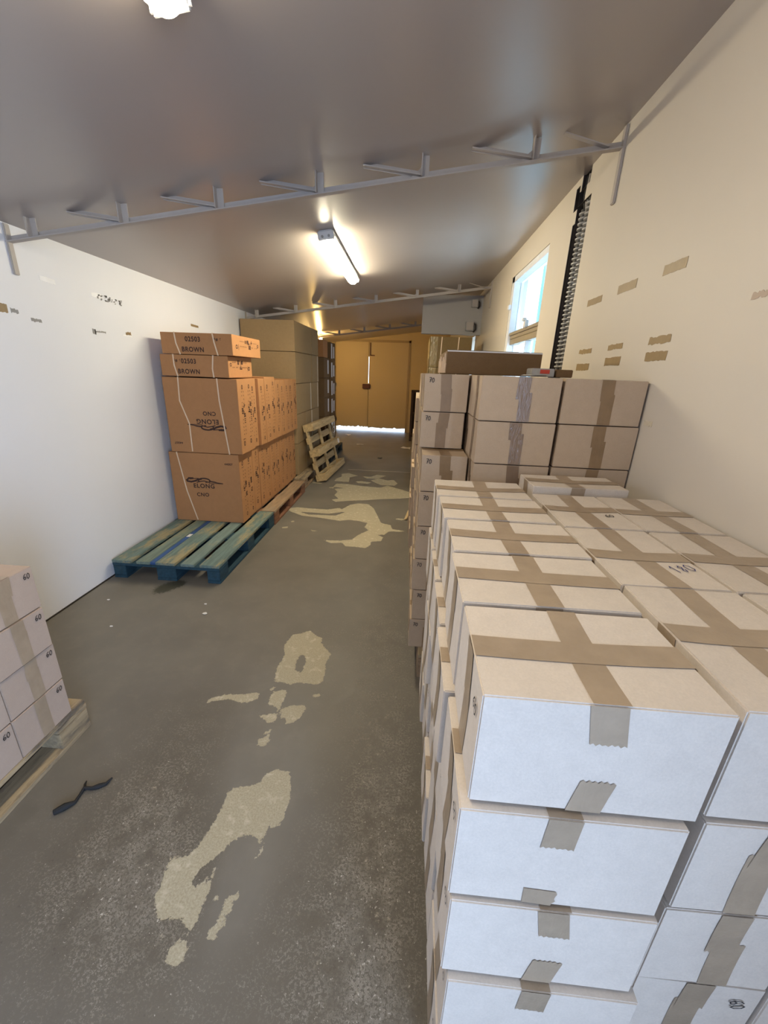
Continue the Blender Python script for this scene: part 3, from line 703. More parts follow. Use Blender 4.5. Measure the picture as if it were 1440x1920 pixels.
# third stack behind it
for L in range(7):
    for i in range(3):
        carton((0.045 + A1[0] / 2 + rj.uniform(-.01, .01), 3.02 + i * 0.315 + A1[1] / 2, FZ + (6 - L) * (FH + 0.0037)), A1,
               f'brown carton, {"bottom" if L==6 else ORD[L]} layer of the hidden third right stack, ' + ['front', 'middle', 'back'][i] + ' row',
               'brown cartons of the third right stack', 'carton', 'tape_far', ('y', 'full'), (L + i) % 4)
# left stack, only its aisle column is in view
LH = 0.1625; D3 = (0.318, 0.214, LH)
for L in range(4):
    z = NZ + (3 - L) * (LH + 0.0035)
    for i in range(3):
        dx = [0.0, 0.004, -0.002, 0.0][L]; v = (L + i) % 4
        o = carton((-1.318 + dx - D3[0] / 2, 1.195 - D3[1] / 2 - i * 0.217 + [0, -.004, .003, 0][L], z), D3,
               f'tan carton, {"bottom" if L==3 else ORD[L]} layer of the stack at the left edge, ' + ['farthest from the camera', 'middle one', 'nearest the camera'][i],
               'tan cartons on the left pallet', 'carton_left', 'tape', ('x', 'part'), v)
        scrawl(o, D3, v, 'right', D3[1] - 0.04, LH - 0.036, 0.020, '60', 'ink', rot=-0.1)

# long box and small box on top of the tall right stack
TZ = FZ + 8 * (FH + 0.0037)
DL = (0.475, 0.56, 0.112)
o = carton((0.172 + DL[0] / 2, 2.2 + DL[1] / 2, TZ), DL, 'long dark brown carton lying on top of the tall right stack', None, 'carton_brown', 'tape_far', None, 1)
fr = frames(*DL); mb = MB(); rr_ = random.Random(5)
for i in range(17):
    u = 0.01 + i * 0.032; hh = rr_.uniform(0.03, 0.10)
    mb.tube([tuple(surf(fr, 2, 'left', u + 0.01, 0.004, 0.002)), tuple(surf(fr, 2, 'left', u + 0.012 + rr_.uniform(-.004, .004), hh, 0.003))], 0.005, 6)
link('torn_flutes', mb.mesh('torn_flutes', M['strap'], smooth=True), o)['label'] = 'torn pale corrugated side facing the aisle'
mb = MB(); strip(mb, fr, 2, 'top', 0.0, DL[0], 0.0, 0.03, off=0.002); strip(mb, fr, 2, 'front', 0.0, DL[0], 0.106, 0.112, off=0.002)
link('lit_flap_edge', mb.mesh('lit_flap_edge', M['paper']), o)  # white strip paints window light along the carton's top flap edge
o = empty('small_box', (0.60, 2.02, TZ), 'small grey box with a red label on the tall right stack', 'box')
mb = MB(); mb.box(-0.055, 0.045, -0.05, 0.05, 0, 0.036); link('carton_body', mb.mesh('carton_body', M['grey_plastic'], 0.003), o)
mb = MB(); mb.box(-0.02, 0.022, -0.0515, -0.0502, 0.014, 0.031); link('red_label', mb.mesh('red_label', M['red']), o)['label'] = 'red label'
mb = MB(); mb.box(-0.045, 0.03, -0.04, 0.03, 0, 0.034)
tag(link('small_carton', mb.mesh('small_carton', M['carton_brown'], 0.003), None, (0.700, 2.02, TZ)), 'small dull brown carton beside the red-labelled box', 'carton')
mb = MB(); mb.quad([(-.05, -.03, 0), (.05, -.035, .003), (.06, .03, .001), (-.02, .04, .004)]); mb.quad([(-.05, -.03, -.001), (-.02, .04, .003), (.06, .03, 0), (.05, -.035, .002)])
tag(link('paper_slip', mb.mesh('paper_slip', M['paper']), None, (0.47, 1.70, TZ + 0.002)), 'white paper slip lying on top of the tall right stack', 'paper')

# big orange cartons on the left ----------------------------------
FONT = {}
def textmesh(s, size):
    cu = bpy.data.curves.new('txt', 'FONT'); cu.body = s; cu.size = size; cu.align_x = 'CENTER'; cu.align_y = 'CENTER'; cu.offset = size * 0.028; cu.space_character = 1.15
    ob = bpy.data.objects.new('txt', cu); C.objects.link(ob)
    dg = bpy.context.evaluated_depsgraph_get(); me = bpy.data.meshes.new_from_object(ob.evaluated_get(dg))
    vs = [tuple(v.co) for v in me.vertices]; fs = [tuple(p.vertices) for p in me.polygons]
    bpy.data.objects.remove(ob); bpy.data.curves.remove(cu); bpy.data.meshes.remove(me)
    return vs, fs
def put_text(mb, s, size, place, u, v, flip=1, sx=1.0):
    vs, fs = textmesh(s, size); b = len(mb.v)
    for p in vs: mb.v.append(place(u + flip * p[0] * sx, v + flip * p[1]))
    for f in fs: mb.f.append(tuple(b + i for i in f)); mb.m.append(0)
def logo(mb, place, u, v, s, flip):
    P = lambda a, b: place(u + flip * a * s, v + flip * b * s)
    def poly(pts): mb.quad([P(*p) for p in pts])
    rb = lambda pts, w: ribbon(mb, [(a * s, b * s) for a, b in pts], w * s * 1.12, lambda a, b: place(u + flip * a, v + flip * b))
    rb([(-.80, .17), (-1.10, .17), (-1.22, .05), (-1.3, .0)], .10)
    rb([(-1.25, -.06), (-.95, -.10), (-.65, -.02), (-.45, .08), (-.2, .14)], .11)
    rb([(-1.05, .10), (-.75, .14), (-.4, .17)], .05)
    pts = [(0.0 + .42 * math.cos(a), .02 + .17 * math.sin(a)) for a in [PI * 1.15 - i * PI * 1.35 / 14 for i in range(15)]]
    rb(pts, .085)
    rb([(-.55, -.12), (-.3, -.05), (0, .0), (.25, -.06)], .06)
    rb([(.1, -.10), (.5, -.04), (1.0, -.10), (1.35, -.14)], .055)
    rb([(.35, -.15), (.8, -.15), (1.35, -.15)], .035)
    rb([(.45, .02), (.75, -.02), (.95, -.08)], .03)
def carton_print(o, dims, kind, seed):
    fr = frames(*dims); w, d, h = dims; r = random.Random(seed)
    pf = lambda a, b: tuple(surf(fr, seed, 'front', a, b, 0.0016))
    pr = lambda a, b: tuple(surf(fr, seed, 'right', a, b, 0.0016))
    def print_part(s, size, u, v, fl=1, sx=1.0):
        m2 = MB(); put_text(m2, s, size, pf, u, v, fl, sx); link('printed_text', m2.mesh('printed_text', M['ink_brown']), o)
    if kind in ('up', 'down'):
        mb = MB()
        if kind == 'up':
            logo(mb, pf, w * 0.47, h * 0.605, 0.125, 1); print_part('ELONG', 0.054, w * 0.46, h * 0.528); print_part('CNO', 0.046, w * 0.43, h * 0.40)
            print_part('44007', 0.026, w * 0.85, h * 0.86)
        else:
            logo(mb, pf, w * 0.545, h * 0.36, 0.125, -1); print_part('ELONG', 0.054, w * 0.555, h * 0.437, -1); print_part('CNO', 0.046, w * 0.59, h * 0.545, -1)
            print_part('44007', 0.026, w * 0.12, h * 0.13, -1)
        link('printed_logo', mb.mesh('printed_logo', M['ink_brown']), o)
    if kind in ('flat1', 'flat2'):
        f1 = kind == 'flat1'
        print_part('02503', 0.05, w * (0.45 if f1 else 0.42), h * 0.70, 1, 0.9); print_part('BROWN', 0.05, w * (0.44 if f1 else 0.41), h * 0.22, 1, 0.9)
        print_part('F# 6', 0.03, w * (0.80 if f1 else 0.25), h * 0.72)
    # shipping print on the side facing the aisle
    mb = MB(); flat = kind.startswith('flat')
    Wd, Ht = (h, d) if flat else (d, h)
    P = (lambda a, b: pr(b, a)) if flat else pr
    def ring(cu, cv, rad):
        pts = [(cu + rad * 0.75 * math.cos(a), cv + rad * math.sin(a)) for a in [i * PI / 6 for i in range(13)]]
        ribbon(mb, pts, rad * 0.4, P)
    up_ = r.random() < 0.5
    V = (lambda t_: t_ * Ht) if up_ else (lambda t_: (1 - t_) * Ht)
    ring(Wd * 0.45, V(0.86), 0.017); ring(Wd * 0.62, V(0.10), 0.015)
    def rect(cu, v0, ww, hh): mb.quad([P(cu - ww / 2, v0), P(cu + ww / 2, v0), P(cu + ww / 2, v0 + hh), P(cu - ww / 2, v0 + hh)])
    def block(cu, v0, ww, hh):
        for a_ in range(3):
            for b_ in range(3):
                if r.random() < 0.85: rect(cu + (a_ - 1) * ww / 3, v0 + b_ * hh / 3, ww / 3 * r.uniform(.6, 1.0), hh / 3 * r.uniform(.55, .9))
    rect(Wd * 0.45, V(0.80), Wd * 0.30, 0.004)
    c1, c2 = (0.33, 0.66) if r.random() < 0.6 else (0.5, 0.74)
    for t_ in (0.74, 0.69, 0.64, 0.59, 0.54, 0.36, 0.31, 0.22, 0.17): rect(Wd * c1, V(t_), 0.008, 0.009)
    for t_ in (0.74, 0.69, 0.64, 0.27, 0.22, 0.17): rect(Wd * c2, V(t_), 0.007, 0.011)
    block(Wd * c1, V(0.455), 0.036, 0.055); block(Wd * c2, V(0.50), 0.034, 0.055); block(Wd * c2, V(0.37), 0.034, 0.042)
    for t_ in (0.58, 0.555, 0.53): rect(Wd * c2, V(t_), 0.026, 0.006)
    link('printed_marks', mb.mesh('printed_marks', M['ink_brown']), o)
def front_strap(o, dims, seed, lines):
    fr = frames(*dims)
    for ln in lines:
        mb = MB()
        pts = [(a * dims[0], b * dims[2]) for a, b in ln]
        ribbon(mb, pts, 0.011, lambda a, b: tuple(surf(fr, seed, 'front', a, b, 0.0024)))
        a0 = pts[0][0]
        mb.quad([tuple(surf(fr, seed, 'top', a0 + s * 0.0055, t_ * dims[1], 0.0024)) for s, t_ in ((-1, 0), (1, 0), (1, 1), (-1, 1))])
        link('strap', mb.mesh('strap', M['strap']), o)
GR = 'orange cartons standing on edge on the left pallets'
TH = 0.1575
pos = ['first', 'second', 'third', 'fourth', 'fifth', 'sixth', 'seventh', 'eighth', 'ninth', 'tenth', 'last']
for row, z0, nm in ((0, 0.1455, 'lower'), (1, 0.782, 'upper')):
    for i in range(11):
        tall = 0.0
        if row == 1: hgt = [0.620, 0.621, 0.622, 0.620, 0.632, 0.632, 0.600, 0.598, 0.600, 0.596, 0.600][i]
        else: hgt = 0.632
        th = TH; w = 0.632 if row else 0.625
        dims = (w, th, hgt); key = round(hgt, 3)
        y = 3.345 + i * (TH + 0.003) + th / 2
        xr = (-1.428 if row else -1.468) + rj.uniform(-0.008, 0.002) * (i > 0) - (0.02 if (row == 1 and i == 2) else 0)
        var = (i * 3 + row) % 5
        zz = z0 + (0.0)
        lab = f'orange brown carton on edge, {pos[i]} in the {nm} row counted from the camera'
        o = carton((xr - w / 2, y, zz), dims, lab, GR, 'carton_orange', 'tape', None, var)
        kind = ('up' if row == 0 else 'down') if i == 0 else 'side'
        carton_print(o, dims, kind, var + 1)
        if i == 0 and row == 1: front_strap(o, dims, var + 1, [[(0.22, 1.0), (0.205, 0.70), (0.30, 0.40), (0.30, 0.02)], [(0.74, 1.0), (0.745, 0.72), (0.82, 0.0)]])
        if i == 0 and row == 0: front_strap(o, dims, var + 1, [[(0.12, 1.0), (0.20, 0.45), (0.31, 0.02)]])
for k, (z, xl_, xr_, dep, kind, lab) in enumerate(((1.412, -2.050, -1.487, 0.50, 'flat1', 'orange brown carton lying flat, lower of the two on the row'), (1.582, -2.022, -1.440, 0.62, 'flat2', 'orange brown carton lying flat, topmost on the row by left wall'))):
    dims = (xr_ - xl_, dep, 0.165 if k == 0 else 0.160)
    o = carton(((xl_ + xr_) / 2, 3.345 + dep / 2, z), dims, lab, 'flat orange cartons on top of the row', 'carton_orange', 'tape', None, k)
    carton_print(o, dims, 'flat2' if k == 0 else 'flat1', k + 1)
    front_strap(o, dims, k + 1, [[(0.20, 1.0), (0.21, 0.5), (0.255, 0.0)], [(0.735, 1.0), (0.75, 0.6), (0.79, 0.0)]] if k else [[(0.20, 1.0), (0.20, 0.5), (0.235, 0.0)], [(0.79, 1.0), (0.765, 0.4), (0.775, 0.0)]])

# tall pile of big brown cartons behind them
PW = 0.665
lay = [(0.146, 0.420), (0.569, 0.376), (0.948, 0.376), (1.327, 0.372), (1.702, 0.352)]
for L, (z, hh) in enumerate(lay[::-1]):
    for i in range(3):
        dims = (PW, 0.425, hh - 0.003)
        o = carton((-1.452 - PW / 2 + rj.uniform(-.006, .004), 5.19 + i * 0.432 + 0.2125, z), dims,
               f'big dull brown carton, {"bottom" if L==4 else ORD[L]} layer of the tall left pile, ' + ['front', 'middle', 'rear'][i] + ' one',
               'big cartons of the tall left pile', 'carton_big', 'tape_pale', None, (L + i) % 3)
        fr = frames(*dims); mb = MB(); vv = (L + i) % 3 + 1
        if (L, i) in ((2, 1), (3, 1), (1, 2), (2, 2)): strip(mb, fr, vv, 'right', 0.33, 0.375, 0.002, dims[2] - 0.002, jag=(True, True)); mm_ = 'tape_pale'
        else: strip(mb, fr, vv, 'top', 0.002, PW - 0.0002, 0.19, 0.236); mm_ = 'tape_far'
        link('packing_tape', mb.mesh('packing_tape', M[mm_], smooth=True), o)
def labels(o, dims, v, spots):
    fr = frames(*dims); mb = MB()
    for (u, w_, z0, z1) in spots: strip(mb, fr, v, 'right', u, u + w_, z0, z1, off=0.003)
    link('paper_label', mb.mesh('paper_label', M['paper']), o)
# darker labelled cartons further back
for c_, (y0_, nL, top, nm) in enumerate(((6.72, 5, 1.69, 'nearer'), (7.17, 6, 1.95, 'farther'))):
    hh = (top - 0.146) / nL
    for L in range(nL):
        dims = (0.64, 0.435, round(hh - 0.004, 4))
        o = carton((-1.415 - 0.32 + 0.02 * c_, y0_ + 0.2175, 0.146 + (nL - 1 - L) * hh), dims,
               f'dark brown carton with white label, {"bottom" if L==nL-1 else ORD[L]} of the {nm} labelled pile', 'labelled cartons behind the tall left pile', 'carton_brown', 'tape_far', None, (L + c_) % 3)
        labels(o, dims, (L + c_) % 3 + 1, [(0.27, 0.10, 0.06, dims[2] - 0.03)] if c_ == 0 else [(0.04, 0.11, 0.04, dims[2] - 0.02), (0.22, 0.12, 0.05, dims[2] - 0.06)])
o = carton((-1.64, 6.92, 1.694), (0.42, 0.36, 0.26), 'carton, orange lamplight put into its colour, on top of the nearer labelled pile', None, 'carton_orange', 'tape_far', ('y', 'none'), 1)  # orange material paints in the warm light on this carton

# sacks at the end of the left pile
for k, (z, hh, mt, lab) in enumerate(((0.148, 0.345, 'sack_khaki', 'khaki sack at the bottom of the sack pile by the left cartons'), (0.483, 0.30, 'sack_black', 'black sack between two khaki ones in the left sack pile'), (0.775, 0.30, 'sack_khaki', 'khaki sack in the middle of the left sack pile'),
                                  (1.067, 0.30, 'sack_khaki', 'khaki sack just under the top black sack'), (1.359, 0.34, 'sack_black', 'black sack on the very top of the left sack pile'))):
    bm = bmesh.new(); bmesh.ops.create_icosphere(bm, subdivisions=4, radius=1.0); r = random.Random(k)
    ph = [r.uniform(0, 6) for _ in range(4)]
    for v in bm.verts:
        c = v.co; s = 1 + 0.06 * math.sin(5 * c.x + ph[0]) * math.sin(6 * c.y + ph[1]) + 0.04 * math.sin(9 * c.z + ph[2] + 4 * c.x)
        q = Vector([math.copysign(abs(a) ** 0.72, a) for a in c]); v.co = Vector((q.x * 0.22 * s, q.y * 0.17 * s, q.z * hh / 2 * 0.97))
    me_ = bpy.data.meshes.new('sack'); bm.to_mesh(me_); bm.free(); me_.materials.append(M[mt]); me_.polygons.foreach_set('use_smooth', [True] * len(me_.polygons))
    tag(link('sack', me_, None, (-1.655 + 0.015 * (k % 2), 7.80, z + hh / 2)), lab, 'sack', 'sacks behind the left cartons')

# strapped wrapped cartons far right under the header
for L in range(5):
    dims = (0.51, 0.50, 0.355)
    o = carton((0.208 + 0.255, 5.42 + 0.25, 0.148 + (4 - L) * 0.359), dims, f'olive brown strapped carton, {"bottom" if L==4 else ORD[L]} of the wrapped pile under the header panel', 'strapped cartons under the header panel', 'carton_olive', 'tape_far', None, L % 3)
    front_strap(o, dims, L % 3 + 1, [[(0.27, 1.0), (0.255, 0.0)], [(0.68, 1.0), (0.66, 0.0)]])
    if L < 2:
        fr = frames(*dims); mb = MB(); rw = random.Random(L)
        strip(mb, fr, L % 3 + 1, 'left', 0.0, 0.5, 0.0, dims[2], off=0.006, wrinkle=0.012, rnd=rw); strip(mb, fr, L % 3 + 1, 'front', 0.0, 0.09, 0.0, dims[2], off=0.005, wrinkle=0.01, rnd=rw)
        link('plastic_wrap', mb.mesh('plastic_wrap', M['wrap_dull'], smooth=True), o)['label'] = 'crumpled clear plastic wrap'
# crumpled shiny film by the leaning pallet
bm = bmesh.new(); bmesh.ops.create_icosphere(bm, subdivisions=4, radius=1.0); r = random.Random(3)
for v in bm.verts:
    c = v.co; k = 1 + r.uniform(-0.10, 0.10) + 0.15 * math.sin(7 * c.x + 3 * c.z) * math.sin(8 * c.y); v.co = Vector((c.x * 0.04 * k, c.y * 0.17 * k, c.z * 0.22 * k))
me_ = bpy.data.meshes.new('film'); bm.to_mesh(me_); bm.free()
mf, tf, bf = nt('film'); bf.inputs['Base Color'].default_value = (0.30, 0.25, 0.18, 1); bf.inputs['Roughness'].default_value = 0.08; bf.inputs['Specular IOR Level'].default_value = 1.0; bf.inputs['Coat Weight'].default_value = 1.0
me_.materials.append(mf)
tag(link('plastic_film', me_, None, (-1.345, 6.98, 0.41)), 'crumpled shiny plastic film hanging beside the leaning pallet', 'plastic film')

# ------------------------------------------------------------------ pallets
def pallet(loc, label, deck, under, rz=0.0, blocks=None, group='euro pallets on the floor', light=False):
    o = empty('pallet', loc, label, 'pallet', group, rz)
    r = random.Random(hash_s(label)); L = 1.2
    xs_ = [(-0.4, 0.145), (-0.215, 0.10), (-0.0725, 0.145), (0.115, 0.10), (0.255, 0.145)]
    cw = 0.145
    if light: xs_ = [(-0.4, 0.095), (-0.222, 0.09), (-0.047, 0.095), (0.132, 0.09), (0.305, 0.095)]; cw = 0.085
    for k, (x, w) in enumerate(xs_):
        mb = MB(); e = r.uniform(-.004, .004)
        mb.box(x, x + w, -L/2 + e, L/2 + e, 0.122, 0.144 - r.uniform(0, .001)); link('deck_board', mb.mesh('deck_board', M[deck[k % len(deck)]], 0.003), o)
    for y in (-L/2, -cw/2, L/2 - cw):
        mb = MB(); mb.box(-0.4, 0.4, y, y + cw, 0.1005, 0.1218); link('cross_board', mb.mesh('cross_board', M[under], 0.002), o)
        for x, w in ((-0.4, 0.095), (-0.0475 if light else -0.0725, 0.095 if light else 0.145), (0.305, 0.095)):
            mb = MB(); mb.box(x, x + w, y + 0.002, y + cw - 0.002, 0.0222, 0.1003); link('block', mb.mesh('block', M[blocks or under], 0.003), o)
    for x, w in ((-0.4, 0.095), (-0.0475 if light else -0.0725, 0.095 if light else 0.145), (0.305, 0.095)):
        mb = MB(); mb.box(x, x + w, -L/2, L/2, 0.0, 0.022); link('bottom_board', mb.mesh('bottom_board', M[under], 0.002), o)
    return o
o = pallet((-1.708, 3.095, 0), 'worn blue painted pallet with its empty near end beside the left wall', ['blue_a', 'blue_b', 'blue_a', 'blue_c', 'blue_a'], 'blue_dark')
mb = MB(); mb.box(-0.112, -0.074, -0.6, 0.6, 0.1222, 0.1425); link('deck_board', mb.mesh('deck_board', M['blue_strong'], 0.002), o)['label'] = 'narrow bright blue board'
mb = MB(); mb.box(-0.105, -0.075, -0.12, -0.06, 0.1427, 0.1435); link('paper_tag', mb.mesh('paper_tag', M['paper']), o)
pallet((-1.70, 4.305, 0), 'brown wooden pallet under the orange cartons, between two other pallets', ['wood_worn'], 'wood_red')
pallet((-1.73, 5.62, 0), 'brown wooden pallet under the tall left pile of big cartons', ['wood_worn', 'pine_grey', 'wood_worn'], 'wood_worn')
pallet((-1.72, 7.36, 0), 'dark blue-black pallet sticking out under the labelled cartons', ['teal_dark'], 'teal_dark')
pallet((-1.715, 0.66, 0), 'pale wooden pallet under the cartons at the left edge', ['pine', 'pine_grey', 'pine'], 'pine_grey')
np_ = pallet((0.512, 1.02, 0), 'wooden pallet under the near right stack of pale cartons', ['pine_grey', 'wood_worn'], 'pine_grey')
fp_ = pallet((0.482, 2.30, 0), 'wooden pallet under the tall right stack of brown cartons', ['pine_grey', 'wood_worn'], 'wood_worn')
np_.scale = fp_.scale = (0.93, 1, 1)
pallet((0.46, 3.53, 0), 'wooden pallet under the hidden third right stack', ['pine_grey'], 'wood_worn')
pallet((0.46, 5.85, 0), 'wooden pallet under the strapped cartons by the header panel', ['wood_worn'], 'wood_worn')
lp = pallet((0, 0, 0), 'pale pine pallet standing on edge, leaning against the left pile', ['pine'], 'pine', light=True)
# stand it on edge: its underside looks at the aisle
th_ = math.radians(13.5)
nrm = Vector((math.cos(th_), 0.0, math.sin(th_)))          # from deck towards skids
upd = Vector((-math.sin(th_), 0.0, math.cos(th_)))
lx = upd; lz = -nrm; ly = lz.cross(lx)
Rm = Matrix((lx, ly, lz)).transposed()
yaw = Matrix.Rotation(math.radians(-3.5), 3, 'Z')
Rm = yaw @ Rm
base = Vector((-1.225, 6.00, 0.0))
# deck corner (local x=-0.4, z=0.144) rests on the floor line
lp.matrix_world = Matrix.Translation(base - Rm @ Vector((-0.4, 0, 0.144))) @ Rm.to_4x4()
mb = MB(); mb.box(-0.035, 0.035, 0.46, 0.54, -0.002, -0.0005)
tg = link('paper_tag', mb.mesh('paper_tag', M['paper']), lp)

# dark rack by the far wall
o = empty('rack', (0.17, 9.62, 0), 'low dark wooden rack standing at the right near the double door', 'rack')
for (x, y) in ((-0.14, -0.2), (0.14, -0.2), (-0.14, 0.2), (0.14, 0.2)):
    mb = MB(); mb.box(x - 0.025, x + 0.025, y - 0.025, y + 0.025, 0, 1.13); link('post', mb.mesh('post', M['dark_wood'], 0.003), o)
for z in (0.1, 0.60, 1.10):
    mb = MB(); mb.box(-0.165, 0.165, -0.225, 0.225, z, z + 0.035); link('shelf', mb.mesh('shelf', M['dark_wood'], 0.003), o)
mb = MB(); mb.box(-0.15, 0.15, 0.20, 0.215, 0.1, 1.1); link('back_panel', mb.mesh('back_panel', M['dark_wood']), o)

# ------------------------------------------------------------------ tape and torn marks on the walls
def wall_strip(side, y0, y1, z0, z1, mat, label, name='tape_strip', cat='tape', tilt=0.0, rag=0.002, group=None):
    mb = MB(); n = 12; x = XR - 0.0012 if side == 'r' else XL + 0.0012; r = random.Random(hash_s(label))
    cy, cz = (y0 + y1) / 2, (z0 + z1) / 2; top = []; bot = []
    for i in range(n + 1):
        y = y0 + (y1 - y0) * i / n; e0 = r.uniform(-rag, rag); e1 = r.uniform(-rag, rag); dz = tilt * (y - cy)
        if i in (0, n): y += r.uniform(-rag, rag) * 2
        bot.append((y, z0 + e0 + dz)); top.append((y + r.uniform(-rag, rag), z1 + e1 + dz))
    dx = 0.001 if side == 'r' else -0.001
    for i in range(n):
        q = [(x, *bot[i]), (x, *bot[i+1]), (x, *top[i+1]), (x, *top[i])]
        mb.quad(q); mb.quad([(a + dx, b, c) for a, b, c in q][::-1])
    ring = bot + top[::-1]
    for i in range(len(ring)):
        p, q = ring[i], ring[(i + 1) % len(ring)]; mb.quad([(x, *p), (x, *q), (x + dx, *q), (x + dx, *p)])
    o = link(name, mb.mesh(name, M[mat])); tag(o, label, cat, group); return o
for (a, b_, c, d_, mt, lab, rag) in (
    (1.588, 1.72, 1.866, 1.899, 'tape_wall', 'brown tape strip high on the right wall, nearest the camera', .001),
    (1.902, 2.06, 1.862, 1.896, 'tape_wall', 'brown tape strip high on the right wall, middle of three', .001),
    (2.215, 2.382, 1.858, 1.888, 'tape_wall', 'brown tape strip high on the right wall, nearest the hoses', .001),
    (1.567, 1.706, 1.633, 1.659, 'tape_wall', 'crinkled brown tape in the lower group, upper one nearest the camera', .003),
    (1.571, 1.708, 1.575, 1.607, 'tape_wall', 'brown tape in the lower group, bottom one nearest the camera', .002),
    (1.906, 2.044, 1.632, 1.654, 'tape_wall', 'pale peeling tape in the lower group, upper middle one', .003),
    (1.906, 2.044, 1.564, 1.599, 'tape_wall', 'brown tape in the lower group, bottom middle one', .002),
    (2.217, 2.381, 1.628, 1.649, 'tape_wall', 'crinkled brown tape in the lower group, upper one nearest the hoses', .003),
    (2.222, 2.380, 1.546, 1.579, 'tape_wall', 'brown tape in the lower group, bottom one nearest the hoses', .002),
    (1.555, 1.605, 1.345, 1.362, 'tape_pale', 'small crumpled tape scrap on right wall beside the tall stack', .003)):
    wall_strip('r', a, b_, c, d_, mt, lab, rag=rag, group='tape strips on the right wall')
mk = plain('scuff', (0.30, 0.29, 0.28), 0.8); M['scuff'] = mk
ms = plain('smudge', (0.50, 0.40, 0.31), 0.8); M['smudge'] = ms
mw = plain('chip_white', (0.86, 0.86, 0.87), 0.6); M['chip_white'] = mw
wall_strip('r', 1.205, 1.25, 1.718, 1.732, 'smudge', 'faint brown smudge on the right wall at the picture edge', 'smudge', 'smudge', rag=.003)
wall_strip('l', 2.439, 2.542, 1.921, 1.948, 'chip_white', 'white tape rectangle high on the left wall', rag=.002, tilt=-0.05, group='marks on the left wall')
wall_strip('l', 2.13, 2.19, 1.725, 1.767, 'tape_wall', 'brown tape strip at the left picture edge', rag=.002, group='marks on the left wall')
wall_strip('l', 2.205, 2.243, 1.730, 1.750, 'scuff', 'small grey brown scrap beside the brown tape on the left wall', rag=.005, group='marks on the left wall')
wall_strip('l', 2.327, 2.391, 1.699, 1.714, 'scuff', 'grey torn patch low on the left wall, nearest the brown tape', rag=.004, group='marks on the left wall')
wall_strip('l', 2.815, 2.905, 1.902, 1.932, 'chip_white', 'white torn patch beside the largest grey scuff on the left wall', rag=.004, group='marks on the left wall')
r = random.Random(2)
mb = MB()
for k in range(46):
    y = 2.86 + r.random() * 0.24; z = 1.905 + r.uniform(-0.016, 0.016) - 0.03 * (y - 2.98); s = r.uniform(0.003, 0.010)
    mb.box(XL + 0.0012, XL + 0.0022, y, y + s * 1.8, z, z + s)
o = link('scuff', mb.mesh('scuff', M['scuff'])); tag(o, 'largest grey flaked scuff on the left wall, above the flat cartons', 'scuff', 'marks on the left wall')
wall_strip('l', 2.772, 2.80, 1.675, 1.704, 'scuff', 'grey torn scrap with a flaky tail, lower left wall', 'scuff', 'scuff', rag=.005, group='marks on the left wall')
wall_strip('l', 2.80, 2.89, 1.686, 1.696, 'scuff', 'thin grey flaky line beside a torn scrap on the left wall', 'scuff', 'scuff', rag=.004, group='marks on the left wall')
wall_strip('l', 3.06, 3.16, 1.685, 1.694, 'chip_white', 'white and grey torn scrap nearest the flat cartons', 'tape_strip', 'tape', rag=.003, group='marks on the left wall')
wall_strip('l', 3.10, 3.155, 1.694, 1.714, 'tape_wall', 'brown torn corner above the white scrap on the left wall', 'tape_strip', 'tape', rag=.005, group='marks on the left wall')
wall_strip('l', 4.06, 4.20, 1.850, 1.870, 'tape_wall', 'small brown tape strip above the flat orange cartons', 'tape_strip', 'tape', rag=.001, tilt=-0.03, group='marks on the left wall')

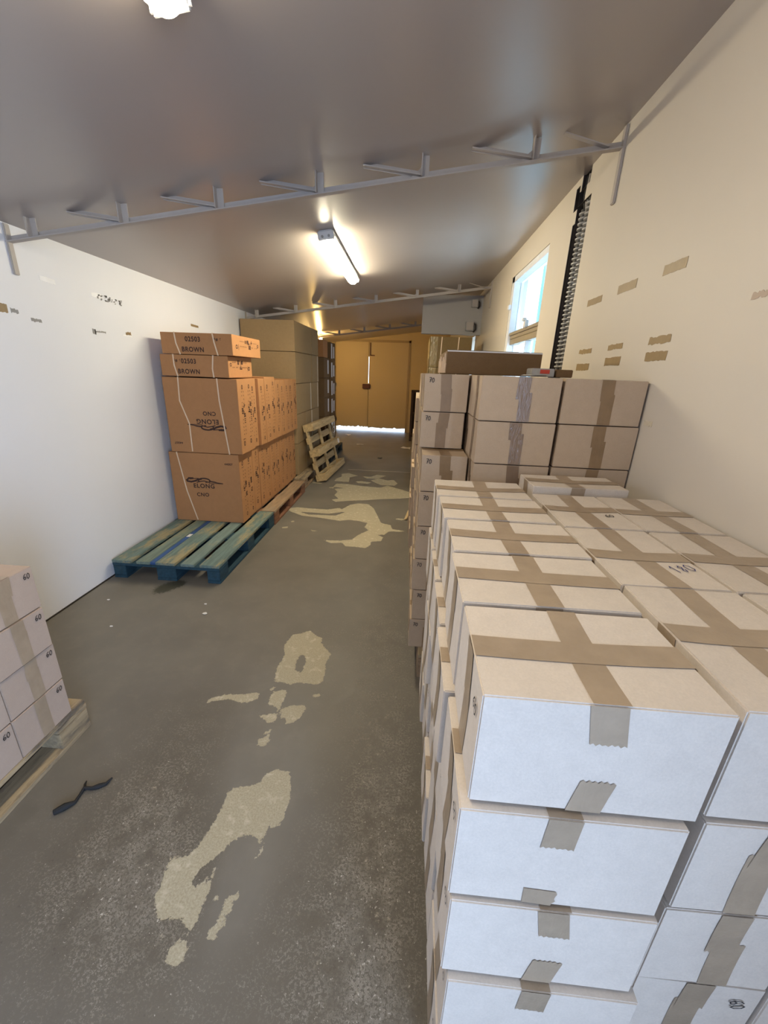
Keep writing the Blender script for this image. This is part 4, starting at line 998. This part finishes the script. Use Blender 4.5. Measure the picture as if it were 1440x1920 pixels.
# ------------------------------------------------------------------ things lying on the floor
mb = MB(); pts = [(-1.165, 0.895, .008), (-1.14, 0.915, .012), (-1.12, 0.935, .009), (-1.123, 0.96, .008), (-1.125, 0.985, .010), (-1.10, 0.988, .008), (-1.08, 0.998, .007), (-1.06, 1.01, .008), (-1.052, 1.032, .010)]
mb.tube(pts, [.009, .012, .006, .005, .007, .006, .009, .006, .003], 8); mb.tube([(-1.12, 0.98, .007), (-1.135, 1.0, .008), (-1.138, 1.012, .009)], [.005, .004, .002], 6)
tag(link('rubber_scrap', mb.mesh('rubber_scrap', M['rag_black'], smooth=True)), 'twisted black strip lying on the floor near the left pallet', 'scrap')
def flake(loc, s, mat, label, name='paper_scrap', cat='paper scrap', seed=0, thick=0.002, group=None):
    r = random.Random(seed); n = 9; mb = MB()
    ring = [(s * r.uniform(.5, 1) * math.cos(2*PI*i/n), s * 0.7 * r.uniform(.5, 1) * math.sin(2*PI*i/n)) for i in range(n)]
    hs = [r.uniform(0, s * 0.25) for _ in ring]
    for i in range(n):
        a, b = ring[i], ring[(i+1) % n]
        mb.quad([(0, 0, thick + s*.15), (*a, thick + hs[i]), (*b, thick + hs[(i+1) % n])])
        mb.quad([(0, 0, s*.14), (*b, hs[(i+1) % n]), (*a, hs[i])])
        mb.quad([(*a, hs[i]), (*b, hs[(i+1) % n]), (*b, thick + hs[(i+1) % n]), (*a, thick + hs[i])])
    tag(link(name, mb.mesh(name, M[mat]), None, loc), label, cat, group)
flake((-0.03, 8.4, 0), 0.15, 'paper', 'crumpled pale paper on the floor beside the dark rack', seed=1)
flake((-1.05, 8.6, 0), 0.09, 'paper', 'flat pale scrap on the dim floor before the double door', seed=2)
flake((-0.50, 7.25, 0), 0.06, 'rag_black', 'small dark rag on the floor beyond the painted line', 'rag', 'rag', seed=3)
flake((-1.50, 9.9, 0), 0.10, 'paper', 'pale scrap at the left foot of the double door', seed=4)
for k, (x, y, s, lab) in enumerate(((-1.24, 2.12, .022, 'larger white chip on the grey floor before the blue pallet'), (-1.29, 2.23, .012, 'tiny white chip just beyond the larger one on the grey floor'), (-1.72, 1.93, .012, 'white chip on the floor close to the left wall'),
                                 (-1.94, 2.2, .012, 'white chip against the foot of the left wall'))):
    flake((x, y, 0), s, 'paper', lab, 'chip', 'chip', 10 + k, group='white chips on the floor')
mb = MB(); mb.bar((0.015, 4.05, 0.012), (0.05, 4.30, 0.03), 0.03, 0.01)
tag(link('wood_splinter', mb.mesh('wood_splinter', M['pine'])), 'pale wooden splinter on the floor at the aisle side of the right stacks', 'splinter')
